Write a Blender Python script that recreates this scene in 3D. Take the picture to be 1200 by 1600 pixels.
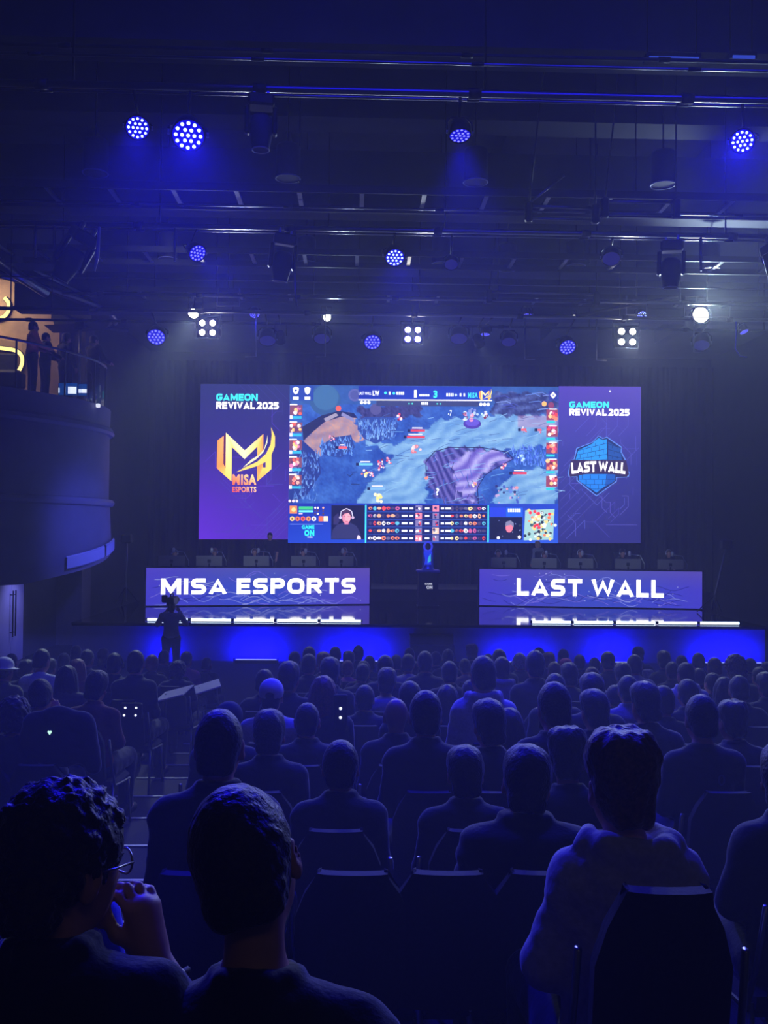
import bpy, math, random
import numpy as np
from mathutils import Vector, Matrix
random.seed(7)
for _o in list(bpy.data.objects):
    bpy.data.objects.remove(_o)
SC = bpy.context.scene
COL = SC.collection
PI = math.pi

# ------------------------------------------------------------------ camera
FPX, CAMZ = 1500.0, 3.25
_yaw, _pit, _rol = 0.030, 0.020, 0.009
CF = Vector((math.sin(_yaw) * math.cos(_pit), math.cos(_yaw) * math.cos(_pit), math.sin(_pit)))
_r0 = Vector((math.cos(_yaw), -math.sin(_yaw), 0))
_u0 = _r0.cross(CF)
CR = _r0 * math.cos(_rol) + _u0 * math.sin(_rol)
CU = _u0 * math.cos(_rol) - _r0 * math.sin(_rol)
CO = Vector((0, 0, CAMZ))
cam_d = bpy.data.cameras.new('camera')
cam = bpy.data.objects.new('camera', cam_d)
COL.objects.link(cam)
cam_d.sensor_fit = 'VERTICAL'
cam_d.sensor_height = 36.0
cam_d.lens = 36.0 * FPX / 1600.0
cam_d.clip_start = 0.05
cam_d.clip_end = 200
_m = Matrix((CR, CU, -CF)).transposed().to_4x4()
_m.translation = CO
cam.matrix_world = _m
SC.camera = cam

def ray(px, py):
    return CF + CR * ((px - 600) / FPX) - CU * ((py - 800) / FPX)
def at(px, py, Y):
    d = ray(px, py)
    return CO + d * (Y / d.y)
def atz(px, py, z):
    d = ray(px, py)
    return CO + d * ((z - CAMZ) / d.z)

# ------------------------------------------------------------------ view, world
vs = SC.view_settings
SC.display_settings.display_device = 'sRGB'
vs.view_transform = 'Standard'
vs.look = 'None'
vs.exposure = 0.0
vs.gamma = 1.0
vs.use_curve_mapping = False
cy = SC.cycles
cy.use_denoising = True
cy.use_light_tree = True
cy.max_bounces = 5
cy.diffuse_bounces = 2
cy.glossy_bounces = 3
cy.transmission_bounces = 4
cy.transparent_max_bounces = 8
cy.volume_bounces = 0
cy.sample_clamp_indirect = 4.0
W = bpy.data.worlds.new('hall_air')
SC.world = W
W.use_nodes = True
W.node_tree.nodes['Background'].inputs['Color'].default_value = (0.010, 0.012, 0.06, 1)
W.node_tree.nodes['Background'].inputs['Strength'].default_value = 0.02
HAZE_DENSITY = 0.0058
GLARE_HAZE = 0.0105

# light levels (watts), one place to tune
E_BLINDER, E_WHITE, E_PAR, E_STAIR, E_FILL = 170, 520, 1700, 95, 170
BLUE = (0.012, 0.008, 1.0)
PURE = (0.002, 0.001, 1.0)

def lin(c):
    return tuple(((v / 255.0) / 12.92 if v <= 10 else ((v / 255.0 + 0.055) / 1.055) ** 2.4) for v in c)

def lamp(name, kind, loc, target, energy, color, parent=None, angle=90, blend=1.0, size=0.2, size_y=None):
    d = bpy.data.lights.new(name, kind)
    d.energy = energy
    d.color = color
    if kind == 'SPOT':
        d.spot_size = math.radians(angle)
        d.spot_blend = blend
        d.shadow_soft_size = size
    elif kind == 'AREA':
        d.size = size
        if size_y:
            d.shape = 'RECTANGLE'
            d.size_y = size_y
    else:
        d.shadow_soft_size = size
    o = bpy.data.objects.new(name, d)
    COL.objects.link(o)
    o.location = loc
    if target is not None:
        o.rotation_euler = (Vector(target) - Vector(loc)).to_track_quat('-Z', 'Y').to_euler()
    return o

# added fill lights without fixtures: unseen washes over crowd, ceiling, stage and balcony
lamp('blue_wash', 'AREA', (1.5, 7.0, 8.8), (2.0, 11.5, 0), E_FILL, BLUE, size=8, size_y=2)
lamp('stage_blue_wash', 'AREA', (2.3, 27.5, 9.0), (2.3, 31.5, 0), 90, BLUE, size=12, size_y=1.5)
lamp('balcony_wash', 'SPOT', (-1.0, 18.4, 7.0), (-6.5, 23.4, 2.7), 2400, (0.08, 0.10, 1.0), angle=30, size=.3)
lamp('rear_fill', 'AREA', (1.5, -3.0, 7.5), (0.2, 3.0, 1.5), 4, (1.0, .86, .78), size=3, size_y=1)  # added fill behind the camera, lifts the nearest necks
lamp('tier_wash', 'SPOT', (-1.5, 13.4, 7.3), (-7.6, 23.0, 8.6), 320, (.8, .84, 1.0), angle=30, size=.2)  # spot added to bring out the duct and upper tier
lamp('grey_wash', 'AREA', (3.0, 16.5, 4.5), (3.0, 17.5, 9.5), 22, (0.55, 0.62, 1.0), size=10, size_y=6)  # invisible upward-facing panel added as fill

# ------------------------------------------------------------------ materials
MATS = {}
def mat(name, rgb, rough=0.7, metal=0.0, spec=0.4, noise=0.0, nscale=30, bump=0.0, coat=0.0, sheen=0.0):
    if name in MATS:
        return MATS[name]
    m = bpy.data.materials.new(name)
    m.use_nodes = True
    nt = m.node_tree
    b = nt.nodes['Principled BSDF']
    b.inputs['Base Color'].default_value = (*lin(rgb), 1)
    b.inputs['Roughness'].default_value = rough
    b.inputs['Metallic'].default_value = metal
    b.inputs['Specular IOR Level'].default_value = spec
    b.inputs['Coat Weight'].default_value = coat
    b.inputs['Sheen Weight'].default_value = sheen
    b.inputs['Sheen Roughness'].default_value = 0.35
    if noise or bump:
        tc = nt.nodes.new('ShaderNodeTexCoord')
        n = nt.nodes.new('ShaderNodeTexNoise')
        n.inputs['Scale'].default_value = nscale
        n.inputs['Detail'].default_value = 4
        nt.links.new(tc.outputs['Object'], n.inputs['Vector'])
        if noise:
            r = nt.nodes.new('ShaderNodeValToRGB')
            c = lin(rgb)
            r.color_ramp.elements[0].position = 0.3
            r.color_ramp.elements[1].position = 0.7
            r.color_ramp.elements[0].color = (*[v * (1 - noise) for v in c], 1)
            r.color_ramp.elements[1].color = (*[min(1, v * (1 + noise)) for v in c], 1)
            nt.links.new(n.outputs['Fac'], r.inputs['Fac'])
            nt.links.new(r.outputs['Color'], b.inputs['Base Color'])
        if bump:
            bp = nt.nodes.new('ShaderNodeBump')
            bp.inputs['Strength'].default_value = bump
            bp.inputs['Distance'].default_value = 0.01
            nt.links.new(n.outputs['Fac'], bp.inputs['Height'])
            nt.links.new(bp.outputs['Normal'], b.inputs['Normal'])
    MATS[name] = m
    return m

def emit(name, rgb, s=1.0, light=False):
    if name in MATS:
        return MATS[name]
    m = bpy.data.materials.new(name)
    m.use_nodes = True
    nt = m.node_tree
    nt.nodes.remove(nt.nodes['Principled BSDF'])
    e = nt.nodes.new('ShaderNodeEmission')
    e.inputs['Color'].default_value = (*lin(rgb), 1)
    e.inputs['Strength'].default_value = s
    nt.links.new(e.outputs[0], nt.nodes['Material Output'].inputs['Surface'])
    if not light:
        m.cycles.emission_sampling = 'NONE'
    MATS[name] = m
    return m

def emit_attr(name, s=1.0, light=True):
    m = bpy.data.materials.new(name)
    m.use_nodes = True
    nt = m.node_tree
    nt.nodes.remove(nt.nodes['Principled BSDF'])
    a = nt.nodes.new('ShaderNodeAttribute')
    a.attribute_name = 'Col'
    e = nt.nodes.new('ShaderNodeEmission')
    e.inputs['Strength'].default_value = s
    nt.links.new(a.outputs['Color'], e.inputs['Color'])
    nt.links.new(e.outputs[0], nt.nodes['Material Output'].inputs['Surface'])
    if not light:
        m.cycles.emission_sampling = 'NONE'
    MATS[name] = m
    return m

def hair_mat(name, rgb):
    """hair: streaked colour along the strands and a soft sheen"""
    m = mat(name, rgb, rough=0.5, spec=0.3, noise=0.5, nscale=90, bump=0.6, sheen=0.3)
    return m

M_BLACK = mat('black_metal', (22, 22, 26), rough=0.45, metal=0.6, noise=.2)
M_DARK = mat('dark_paint', (40, 42, 48), rough=0.6, noise=.15, nscale=6)
M_STEEL = mat('brushed_steel', (140, 142, 150), rough=0.3, metal=1.0)
M_CHROME = mat('chrome_tube', (215, 216, 222), rough=0.15, metal=1.0)
M_WALL = mat('dark_wall', (52, 52, 62), rough=0.8, noise=.12, nscale=2)
M_CEIL = mat('dark_ceiling', (62, 64, 78), rough=0.85, noise=.15, nscale=1.5)
M_CARPET = mat('dark_carpet', (60, 55, 66), rough=0.95, noise=.3, nscale=120, bump=.3)
M_STAGE = mat('glossy_stage_floor', (16, 16, 24), rough=0.07, spec=0.8, coat=.3)
M_FASCIA = mat('stage_fascia', (70, 70, 88), rough=0.6, noise=.12, nscale=3)
M_DRUM = mat('painted_balcony', (120, 118, 134), rough=0.55, noise=.08, nscale=2)
M_PALE = mat('pale_board', (205, 208, 220), rough=0.5)
M_WARM = mat('warm_wood_wall', (176, 142, 112), rough=0.5, noise=.15, nscale=4)
M_RUBBER = mat('black_rubber', (14, 14, 16), rough=0.7)
M_CHAIR = mat('black_chair_fabric', (26, 25, 34), rough=0.8, noise=.2, nscale=80, bump=.2)
M_TABLET = mat('white_laminate', (215, 214, 225), rough=0.35)
M_LEDBLUE = emit('blue_lens', (10, 0, 215), 1.0)
M_LEDDOT = emit('blue_white_led', (190, 215, 255), 2.2)
M_LEDDIM = emit('dim_blue_led', (120, 120, 255), 1.8)
M_LAMP = emit('hot_lamp', (255, 246, 222), 22.0)
M_TUBE = emit('led_tube_white', (205, 228, 255), 3.2, light=True)
M_WHITE = emit('white_lettering', (255, 252, 255), 1.9)
M_TEAL = emit('teal_lettering', (60, 225, 225), 1.1)
M_GLASS = bpy.data.materials.new('clear_glass')
M_GLASS.use_nodes = True
_nt = M_GLASS.node_tree
_nt.nodes.remove(_nt.nodes['Principled BSDF'])
_t = _nt.nodes.new('ShaderNodeBsdfTransparent'); _g = _nt.nodes.new('ShaderNodeBsdfGlossy'); _x = _nt.nodes.new('ShaderNodeMixShader')
_g.inputs['Roughness'].default_value = 0.03
_x.inputs[0].default_value = 0.06
_t.inputs[0].default_value = (.9, .92, .95, 1)
_nt.links.new(_t.outputs[0], _x.inputs[1]); _nt.links.new(_g.outputs[0], _x.inputs[2])
_nt.links.new(_x.outputs[0], _nt.nodes['Material Output'].inputs['Surface'])

# ------------------------------------------------------------------ object helpers
KID = {}
WL = {}          # world location of each root / part origin
def tag(o, label=None, cat=None, group=None, kind=None):
    if label: o['label'] = label
    if cat: o['category'] = cat
    if group: o['group'] = group
    if kind: o['kind'] = kind
    return o

def thing(name, loc=(0, 0, 0), label=None, cat=None, group=None, rotz=0.0):
    o = bpy.data.objects.new(name, None)
    o.empty_display_size = 0.1
    COL.objects.link(o)
    o.location = loc
    o.rotation_euler = (0, 0, rotz)
    WL[o] = Vector(loc)
    return tag(o, label, cat, group)

def link(name, me, m, parent=None, origin=None):
    o = bpy.data.objects.new(name, me)
    COL.objects.link(o)
    if m is not None and not me.materials:
        me.materials.append(m)
    if parent is not None:
        o.parent = parent
        KID.setdefault(parent, []).append(o)
        WL[o] = WL.get(parent, Vector((0, 0, 0)))
    return o

def smooth(me, ang=None):
    if len(me.polygons):
        me.polygons.foreach_set('use_smooth', [True] * len(me.polygons))
    return me

class MB:
    def __init__(s):
        s.v = []; s.f = []; s.sm = []
    def add(s, vs_, fs, sm=False):
        n = len(s.v)
        s.v += [tuple(v) for v in vs_]
        s.f += [tuple(i + n for i in f) for f in fs]
        s.sm += [sm] * len(fs)
        return s
    def box(s, c, size, rot=None, bev=0.0):
        hx, hy, hz = [d / 2 for d in size]
        c = Vector(c)
        if bev <= 0:
            pts = [Vector((x * hx, y * hy, z * hz)) for z in (-1, 1) for y in (-1, 1) for x in (-1, 1)]
            fs = [(0, 2, 3, 1), (4, 5, 7, 6), (0, 1, 5, 4), (2, 6, 7, 3), (0, 4, 6, 2), (1, 3, 7, 5)]
        else:
            b = min(bev, hx * .9, hy * .9, hz * .9)
            def ring(x, y, z, k):
                return [Vector(p) for p in ((-x + k, -y, z), (x - k, -y, z), (x, -y + k, z), (x, y - k, z), (x - k, y, z), (-x + k, y, z), (-x, y - k, z), (-x, -y + k, z))]
            pts = ring(hx - b, hy - b, -hz, b * .5) + ring(hx, hy, -hz + b, b) + ring(hx, hy, hz - b, b) + ring(hx - b, hy - b, hz, b * .5)
            fs = [tuple(range(7, -1, -1)), tuple(range(24, 32))]
            for r in range(3):
                for i in range(8):
                    j = (i + 1) % 8
                    fs.append((r * 8 + i, r * 8 + j, r * 8 + 8 + j, r * 8 + 8 + i))
        if rot is not None:
            pts = [rot @ p for p in pts]
        return s.add([p + c for p in pts], fs)
    def tube(s, pts, r, n=8, closed=False, caps=True):
        pts = [Vector(p) for p in pts]
        N = len(pts)
        rr = r if isinstance(r, (list, tuple)) else [r] * N
        vs_, fs = [], []
        prev = None
        for i, p in enumerate(pts):
            if closed:
                t = pts[(i + 1) % N] - pts[i - 1]
            else:
                t = pts[min(i + 1, N - 1)] - pts[max(i - 1, 0)]
            if t.length < 1e-9: t = Vector((0, 0, 1))
            t.normalize()
            if prev is None:
                a = Vector((0, 0, 1)) if abs(t.z) < .9 else Vector((1, 0, 0))
                u = t.cross(a).normalized()
            else:
                u = (prev - t * prev.dot(t)).normalized()
            prev = u
            w = t.cross(u)
            for k in range(n):
                an = 2 * PI * k / n
                vs_.append(p + (u * math.cos(an) + w * math.sin(an)) * rr[i])
        for i in range(N if closed else N - 1):
            j = (i + 1) % N
            for k in range(n):
                l = (k + 1) % n
                fs.append((i * n + k, i * n + l, j * n + l, j * n + k))
        if caps and not closed:
            fs.append(tuple(range(n - 1, -1, -1)))
            fs.append(tuple((N - 1) * n + k for k in range(n)))
        return s.add(vs_, fs, True)
    def lathe(s, prof, c=(0, 0, 0), n=20, axis=None):
        """prof: (radius, height) pairs along +Z (or along axis)"""
        c = Vector(c)
        q = Vector((0, 0, 1)).rotation_difference(Vector(axis).normalized()) if axis is not None else None
        vs_, fs = [], []
        for (r, z) in prof:
            for k in range(n):
                a = 2 * PI * k / n
                p = Vector((r * math.cos(a), r * math.sin(a), z))
                vs_.append((q @ p if q else p) + c)
        for i in range(len(prof) - 1):
            for k in range(n):
                l = (k + 1) % n
                fs.append((i * n + k, i * n + l, (i + 1) * n + l, (i + 1) * n + k))
        s.add(vs_, fs, True)
        m = len(s.v) - len(vs_)
        s.f += [tuple(m + k for k in range(n - 1, -1, -1)), tuple(m + (len(prof) - 1) * n + k for k in range(n))]
        s.sm += [False, False]
        return s
    def disc(s, c, r, axis, n=12, ry=None):
        q = Vector((0, 0, 1)).rotation_difference(Vector(axis).normalized())
        pts = [Vector(c) + q @ Vector((r * math.cos(2 * PI * k / n), (ry or r) * math.sin(2 * PI * k / n), 0)) for k in range(n)]
        return s.add(pts, [tuple(range(n))])
    def strip(s, lo, hi, closed=False):
        """wall between two polylines"""
        n = len(lo)
        return s.add(list(lo) + list(hi), [(i, i + 1, n + i + 1, n + i) for i in range(n - 1)], True)
    def mesh(s, name, off=None):
        me = bpy.data.meshes.new(name)
        v = s.v if off is None else [tuple(Vector(p) - off) for p in s.v]
        me.from_pydata(v, [], s.f)
        me.polygons.foreach_set('use_smooth', s.sm)
        me.update()
        return me
    def build(s, name, m, parent=None):
        off = WL.get(parent) if parent is not None else None
        return link(name, s.mesh(name, off), m, parent)
    def local(s, name, m, parent=None):
        return link(name, s.mesh(name), m, parent)

def struct(name, mb, m):
    o = mb.build(name, m)
    o['kind'] = 'structure'
    return o

def copy_tree(o, parent=None):
    c = o.copy()
    COL.objects.link(c)
    if parent is not None:
        c.parent = parent
        c.matrix_parent_inverse = o.matrix_parent_inverse
    for ch in KID.get(o, []):
        if not ch.name.startswith('hanger'):
            KID.setdefault(c, []).append(copy_tree(ch, c))
    return c

def ordinal(n):
    w = ['', 'first', 'second', 'third', 'fourth', 'fifth', 'sixth', 'seventh', 'eighth', 'ninth', 'tenth', 'eleventh', 'twelfth', 'thirteenth', 'fourteenth', 'fifteenth', 'sixteenth', 'seventeenth', 'eighteenth', 'nineteenth', 'twentieth']
    return w[n] if n < len(w) else '%dth' % n

_fontcache = {}
def text_polys(s, bold=0.02):
    """outline of a string in Blender's built-in font -> (verts 2d, faces), bounds normalised to 0..1"""
    key = (s, bold)
    if key in _fontcache:
        return _fontcache[key]
    cu = bpy.data.curves.new('lettering', 'FONT')
    cu.body = s
    cu.offset = bold
    cu.resolution_u = 3
    cu.space_character = 1.0 + bold * 3
    o = bpy.data.objects.new('lettering', cu)
    COL.objects.link(o)
    dg = bpy.context.evaluated_depsgraph_get()
    me = bpy.data.meshes.new_from_object(o.evaluated_get(dg))
    v = [(p.co.x, p.co.y) for p in me.vertices]
    f = [tuple(p.vertices) for p in me.polygons]
    bpy.data.objects.remove(o)
    bpy.data.curves.remove(cu)
    bpy.data.meshes.remove(me)
    x0 = min(p[0] for p in v); x1 = max(p[0] for p in v); y0 = min(p[1] for p in v); y1 = max(p[1] for p in v)
    v = [((p[0] - x0) / (x1 - x0), (p[1] - y0) / (y1 - y0)) for p in v]
    _fontcache[key] = (v, f)
    return v, f

# ---- wide geometric capitals, drawn as stroked centre lines
def _arc(cx, cy, rx, ry, a0, a1, n=9):
    return [(cx + rx * math.cos(math.radians(a0 + (a1 - a0) * i / (n - 1))), cy + ry * math.sin(math.radians(a0 + (a1 - a0) * i / (n - 1)))) for i in range(n)]
def glyph(ch, t, w):
    """polylines of one capital in a box w wide and 1 high, stroke t"""
    h = t / 2; x0, x1, y0, y1 = h, w - h, h, 1 - h; m = .5
    ra = min(.26, (x1 - x0) * .4)
    def rr(*pts): return pts
    if ch == 'I': return [[(w / 2, 0), (w / 2, 1)]]
    if ch == 'L': return [[(x0, 1), (x0, y0), (w, y0)]]
    if ch == 'T': return [[(0, y1), (w, y1)], [(w / 2, y1), (w / 2, 0)]]
    if ch == 'E': return [[(w, y1), (x0, y1), (x0, y0), (w, y0)], [(x0, m), (w * .94, m)]]
    if ch == 'M': return [[(x0, 0), (x0, 1)], [(x1, 0), (x1, 1)], [(x0, 1 - h * .4), (w / 2, .22), (x1, 1 - h * .4)]]
    if ch == 'N': return [[(x0, 0), (x0, 1)], [(x1, 0), (x1, 1)], [(x0, 1 - h * .3), (x1, h * .3)]]
    if ch == 'W': return [[(h * .8, 1), (w * .27, h * .4), (w / 2, .86), (w * .73, h * .4), (w - h * .8, 1)]]
    if ch == 'V': return [[(h * .9, 1), (w / 2, h * .4), (w - h * .9, 1)]]
    if ch == 'A': return [[(h * .8, 0), (w / 2, 1 - h * .4), (w - h * .8, 0)], [(w * .24, .27), (w * .76, .27)]]
    if ch in 'O0': return [_arc(x1 - ra, y1 - ra, ra, ra, 0, 90, 6) + _arc(x0 + ra, y1 - ra, ra, ra, 90, 180, 6) + _arc(x0 + ra, y0 + ra, ra, ra, 180, 270, 6) + _arc(x1 - ra, y0 + ra, ra, ra, 270, 360, 6) + [(x1, y1 - ra)]]
    if ch == 'G': return [[(w * .97, y1 - .02)] + [(x1 - ra, y1)] + _arc(x0 + ra, y1 - ra, ra, ra, 90, 180, 6) + _arc(x0 + ra, y0 + ra, ra, ra, 180, 270, 6) + _arc(x1 - ra, y0 + ra, ra, ra, 270, 360, 6) + [(x1, .44), (w * .52, .44)]]
    rb = (y1 - m) / 2
    if ch == 'P': return [[(x0, 0), (x0, y1)] + _arc(x1 - rb, y1 - rb * 1.1, rb, rb * 1.1, 90, -90, 9) + [(x0, y1 - rb * 2.2)]]
    if ch == 'R': return [[(x0, 0), (x0, y1)] + _arc(x1 - rb, y1 - rb * 1.05, rb, rb * 1.05, 90, -90, 9) + [(x0, y1 - rb * 2.1)], [(w * .5, y1 - rb * 2.1), (w - h * .8, 0)]]
    if ch == 'S': return [[(w * .96, y1)] + _arc(x0 + rb, y1 - rb, rb, rb, 90, 270, 9) + _arc(x1 - rb, y0 + rb, rb, rb, 90, -90, 9) + [(w * .03, y0)]]
    if ch == '2': return [[(w * .05, y1)] + _arc(x1 - rb, y1 - rb, rb, rb, 90, -60, 8) + [(x0, y0), (w, y0)]]
    if ch == '5': return [[(w * .95, y1), (x0, y1), (x0, .56)] + _arc(x1 - rb * 1.1, y0 + rb * 1.1, rb * 1.1, rb * 1.1, 90, -90, 9) + [(w * .03, y0)]]
    return []
GW = {'I': .0, 'M': 1.12, 'W': 1.32, 'L': .72, 'T': .84, 'E': .78, 'P': .84, 'R': .9, 'S': .86, 'A': 1.0, 'O': .98, '0': .86, 'G': .94, 'N': .94, 'V': .98, '2': .78, '5': .78}
def caps(s, t=.24, gap=.11, space=.42):
    """outline of a line of capitals -> (verts in 0..1, faces)"""
    V, F = [], []; X = 0
    for ch in s:
        if ch == ' ': X += space; continue
        w = GW[ch] if ch != 'I' else t
        for pl in glyph(ch, t, w):
            q = [pl[0]]
            for p in pl[1:]:
                if math.hypot(p[0] - q[-1][0], p[1] - q[-1][1]) > 1e-4: q.append(p)
            n = len(q); L = []; R = []
            for i in range(n):
                a = q[max(i - 1, 0)]; b = q[i]; c = q[min(i + 1, n - 1)]
                d0 = (b[0] - a[0], b[1] - a[1]) if i else (c[0] - b[0], c[1] - b[1]); d1 = (c[0] - b[0], c[1] - b[1]) if i < n - 1 else d0
                l0 = math.hypot(*d0); l1 = math.hypot(*d1)
                n0 = (-d0[1] / l0, d0[0] / l0); n1 = (-d1[1] / l1, d1[0] / l1)
                mx, my = n0[0] + n1[0], n0[1] + n1[1]; ml = math.hypot(mx, my) or 1
                mx, my = mx / ml, my / ml; k = t / 2 / max(.42, mx * n0[0] + my * n0[1])
                L.append((b[0] + mx * k, b[1] + my * k)); R.append((b[0] - mx * k, b[1] - my * k))
            o = len(V)
            V += [(X + x, min(1, max(0, y))) for x, y in L] + [(X + x, min(1, max(0, y))) for x, y in R]
            F += [(o + i, o + n + i, o + n + i + 1, o + i + 1) for i in range(n - 1)]
        X += w + gap
    X -= gap
    x0 = min(v[0] for v in V); x1 = max(v[0] for v in V)
    return [((x - x0) / (x1 - x0), y) for x, y in V], F

# ------------------------------------------------------------------ setting: floor, walls, ceiling
ROW0, PITCH, NROW = 1.55, 0.93, 15
def rowY(k): return ROW0 + PITCH * k
def floorz(k): return round(CAMZ - 1.34 - float(np.interp(rowY(k), [1.5, 2.5, 4.3, 6.3, 8, 10, 14, 15], [.42, .555, .86, 1.06, 1.18, 1.32, 1.68, 1.77])), 3)
XL, XR = -8.3, 14.5
STZ, STY = 0.93, 24.0

mb = MB()
prof = [(-5.0, 1.66), (ROW0 - .5, 1.66)]
for k in range(NROW):
    prof += [(rowY(k) - .5, floorz(k)), (rowY(k) + .43, floorz(k))]
prof += [(rowY(NROW - 1) + .43, 0.0), (STY + .05, 0.0)]
mb.strip([Vector((XL, y, z)) for y, z in prof], [Vector((XR, y, z)) for y, z in prof])
mb.sm = [False] * len(mb.f)
struct('floor', mb, M_CARPET)
mb = MB()
for k in range(2, NROW):
    mb.box((-1.62, rowY(k) + .41, floorz(k) + .004), (1.35, .035, .012))
struct('trim_1', mb, mat('step_nosing', (190, 190, 200), rough=.4))

mb = MB()
mb.box((XL - .15, 9.0, 3.0), (.3, 28, 6.0)); mb.box((XL - .15, 25.2, 3.0), (.3, 4.4, 6.0))
mb.box((XL - .15, 33.2, 5.2), (.3, 11.6, 10.4)); mb.box((XL - .15, 4.0, 8.2), (.3, 18, 4.4))
struct('wall_left', mb, M_WALL)
struct('wall_right', MB().box((XR + .15, 17, 5.2), (.3, 44, 10.4)), M_WALL)
struct('wall_back', MB().box((3, 38.9, 5.2), (24, .3, 10.4)), M_WALL)
struct('wall_front', MB().box((3, -5.1, 5.2), (24, .2, 10.4)), M_WALL)
struct('ceiling', MB().box((0.5, 17, 10.5), (30, 44.4, .2)), M_CEIL)
# return wall between the balcony end and the stage
struct('trim_2', MB().box((-7.95, 27.5, 5.2), (.7, .9, 10.4)), mat('return_wall', (96, 88, 96), rough=.7, noise=.1))

# ceiling beams across the hall and lengthways
def xb(name, Y, z, h, d, m=M_CEIL):
    return struct(name, MB().box((3.1, Y, z), (22.8, d, h)).box((3.1, Y, z - h / 2 - .03), (22.8, d + .22, .06)), m)
xb('trim_3', 11.2, 9.35, .9, .35); xb('trim_4', 13.6, 9.75, 1.3, .3); xb('trim_5', 16.6, 9.3, 1.0, .35)
xb('trim_6', 20.3, 9.5, 1.4, .35); xb('trim_7', 23.6, 9.2, 1.2, .4); xb('trim_8', 12.3, 9.9, .5, .5)
mb = MB()
for x in (-4.8, -1.35, 2.6, 6.5, 10.5):
    mb.box((x, 18, 10.1), (.28, 30, .5))
struct('trim_9', mb, M_CEIL)
# black drapes closing the stage at the back and sides
mb = MB()
pts_lo = []; pts_hi = []
for i in range(420):
    x = -8.1 + i * (22.4 / 419)
    y = 37.9 + .09 * math.sin(i * .9) + .05 * math.sin(i * 2.3)
    pts_lo.append(Vector((x, y, STZ))); pts_hi.append(Vector((x, y, 9.9)))
mb.strip(pts_lo, pts_hi)
o = mb.build('stage_curtain', mat('black_drape', (44, 44, 54), rough=.9, noise=.15))
tag(o, 'dark pleated drape hanging behind the big video wall', 'curtain')

# door under the balcony
def door():
    root = thing('door_1', (XL + .03, 23.3, 0)); root['kind'] = 'structure'
    bl = mat('pale_door', (150, 150, 168), rough=.45)
    yc = 23.3
    f = MB()
    f.box((XL + .05, yc - .92, 1.06), (.1, .1, 2.12)); f.box((XL + .05, yc + .92, 1.06), (.1, .1, 2.12)); f.box((XL + .05, yc, 2.13), (.1, 1.94, .1))
    f.build('door_frame', M_DARK, root)
    for s in (-1, 1):
        p = MB().box((XL + .06, yc + s * .43, 1.04), (.06, .84, 2.06), bev=.01).build('door_leaf', bl, root)
        h = MB()
        h.tube([(XL + .16, yc + s * .09, .65), (XL + .16, yc + s * .09, 1.75)], .018)
        for z in (.75, 1.65): h.tube([(XL + .08, yc + s * .09, z), (XL + .16, yc + s * .09, z)], .012)
        h.build('door_handle', M_BLACK, p)
door()
lamp('door_fill', 'SPOT', (XL + 1.1, 23.3, 2.25), (XL + .05, 23.3, .9), 110, (.25, .25, 1.0), angle=100, size=.05)  # unseen spot added to brighten the door

# ------------------------------------------------------------------ balcony on the left
raw = [(-8.3, 20.1), (-7.66, 20.65), (-7.05, 21.55), (-6.55, 22.6), (-6.3, 23.6), (-6.28, 24.5), (-6.5, 25.4), (-7.0, 26.1), (-8.3, 26.5)]
def catmull(P, n=8):
    out = []
    for i in range(len(P) - 1):
        p0 = Vector(P[max(i - 1, 0)]); p1 = Vector(P[i]); p2 = Vector(P[i + 1]); p3 = Vector(P[min(i + 2, len(P) - 1)])
        for j in range(n):
            t = j / n
            out.append(.5 * ((2 * p1) + (p2 - p0) * t + (2 * p0 - 5 * p1 + 4 * p2 - p3) * t * t + (3 * p1 - p0 - 3 * p2 + p3) * t ** 3))
    out.append(Vector(P[-1]))
    return out
BP = catmull([Vector((x, y, 0)) for x, y in raw])
def bpath(off, zf, a=0.0, b=1.0):
    n = len(BP); res = []
    for i in range(int(a * (n - 1)), int(b * (n - 1)) + 1):
        t = (BP[min(i + 1, n - 1)] - BP[max(i - 1, 0)]).normalized()
        nrm = Vector((t.y, -t.x, 0))
        p = BP[i] + nrm * off
        s = i / (n - 1)
        res.append(Vector((p.x, p.y, zf(s) if callable(zf) else zf)))
    return res
def zbot(s): return 2.02 + .62 * max(0, min(1, (s - .2) / .5))
def ringed(mb, prof, a=0.0, b=1.0):
    rows = [bpath(o_, z_, a, b) for o_, z_ in prof]
    for r0, r1 in zip(rows[:-1], rows[1:]):
        mb.strip(r0, r1)
    return rows
bal = thing('balcony', (-7.2, 23.3, 0)); bal['kind'] = 'structure'
mb = MB()
ringed(mb, [(-1.2, lambda s: zbot(s) + .5), (.06, zbot), (.08, lambda s: zbot(s) + .25), (.03, 3.8), (.10, 3.82), (.12, 3.9), (.10, 3.98), (.0, 4.0), (0, 5.6), (.07, 5.62), (.09, 5.72), (.07, 5.8), (.0, 5.82), (.02, 6.28), (-.3, 6.32)])
mb.build('balcony_front', M_DRUM, bal)
fl = MB(); P = bpath(-.25, 6.3)
fl.add(P + [Vector((-14, 26.5, 6.3)), Vector((-14, 19, 6.3)), Vector((-8.3, 19, 6.3))], [tuple(range(len(P) + 3))])
fl.add([p - Vector((0, 0, .25)) for p in P] + [Vector((-14, 26.5, 6.05)), Vector((-14, 19, 6.05)), Vector((-8.3, 19, 6.05))], [tuple(range(len(P) + 2, -1, -1))])
fl.build('balcony_floor', M_CARPET, bal)
lg = MB(); ringed(lg, [(.09, 5.61), (.12, 5.68), (.09, 5.76)]); lg.build('ledge', mat('ledge_paint', (140, 138, 150), rough=.4), bal)
lg = MB(); ringed(lg, [(.11, 3.83), (.15, 3.9), (.11, 3.97)]); lg.build('ledge', mat('ledge_paint', (140, 138, 150), rough=.4), bal)
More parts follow.
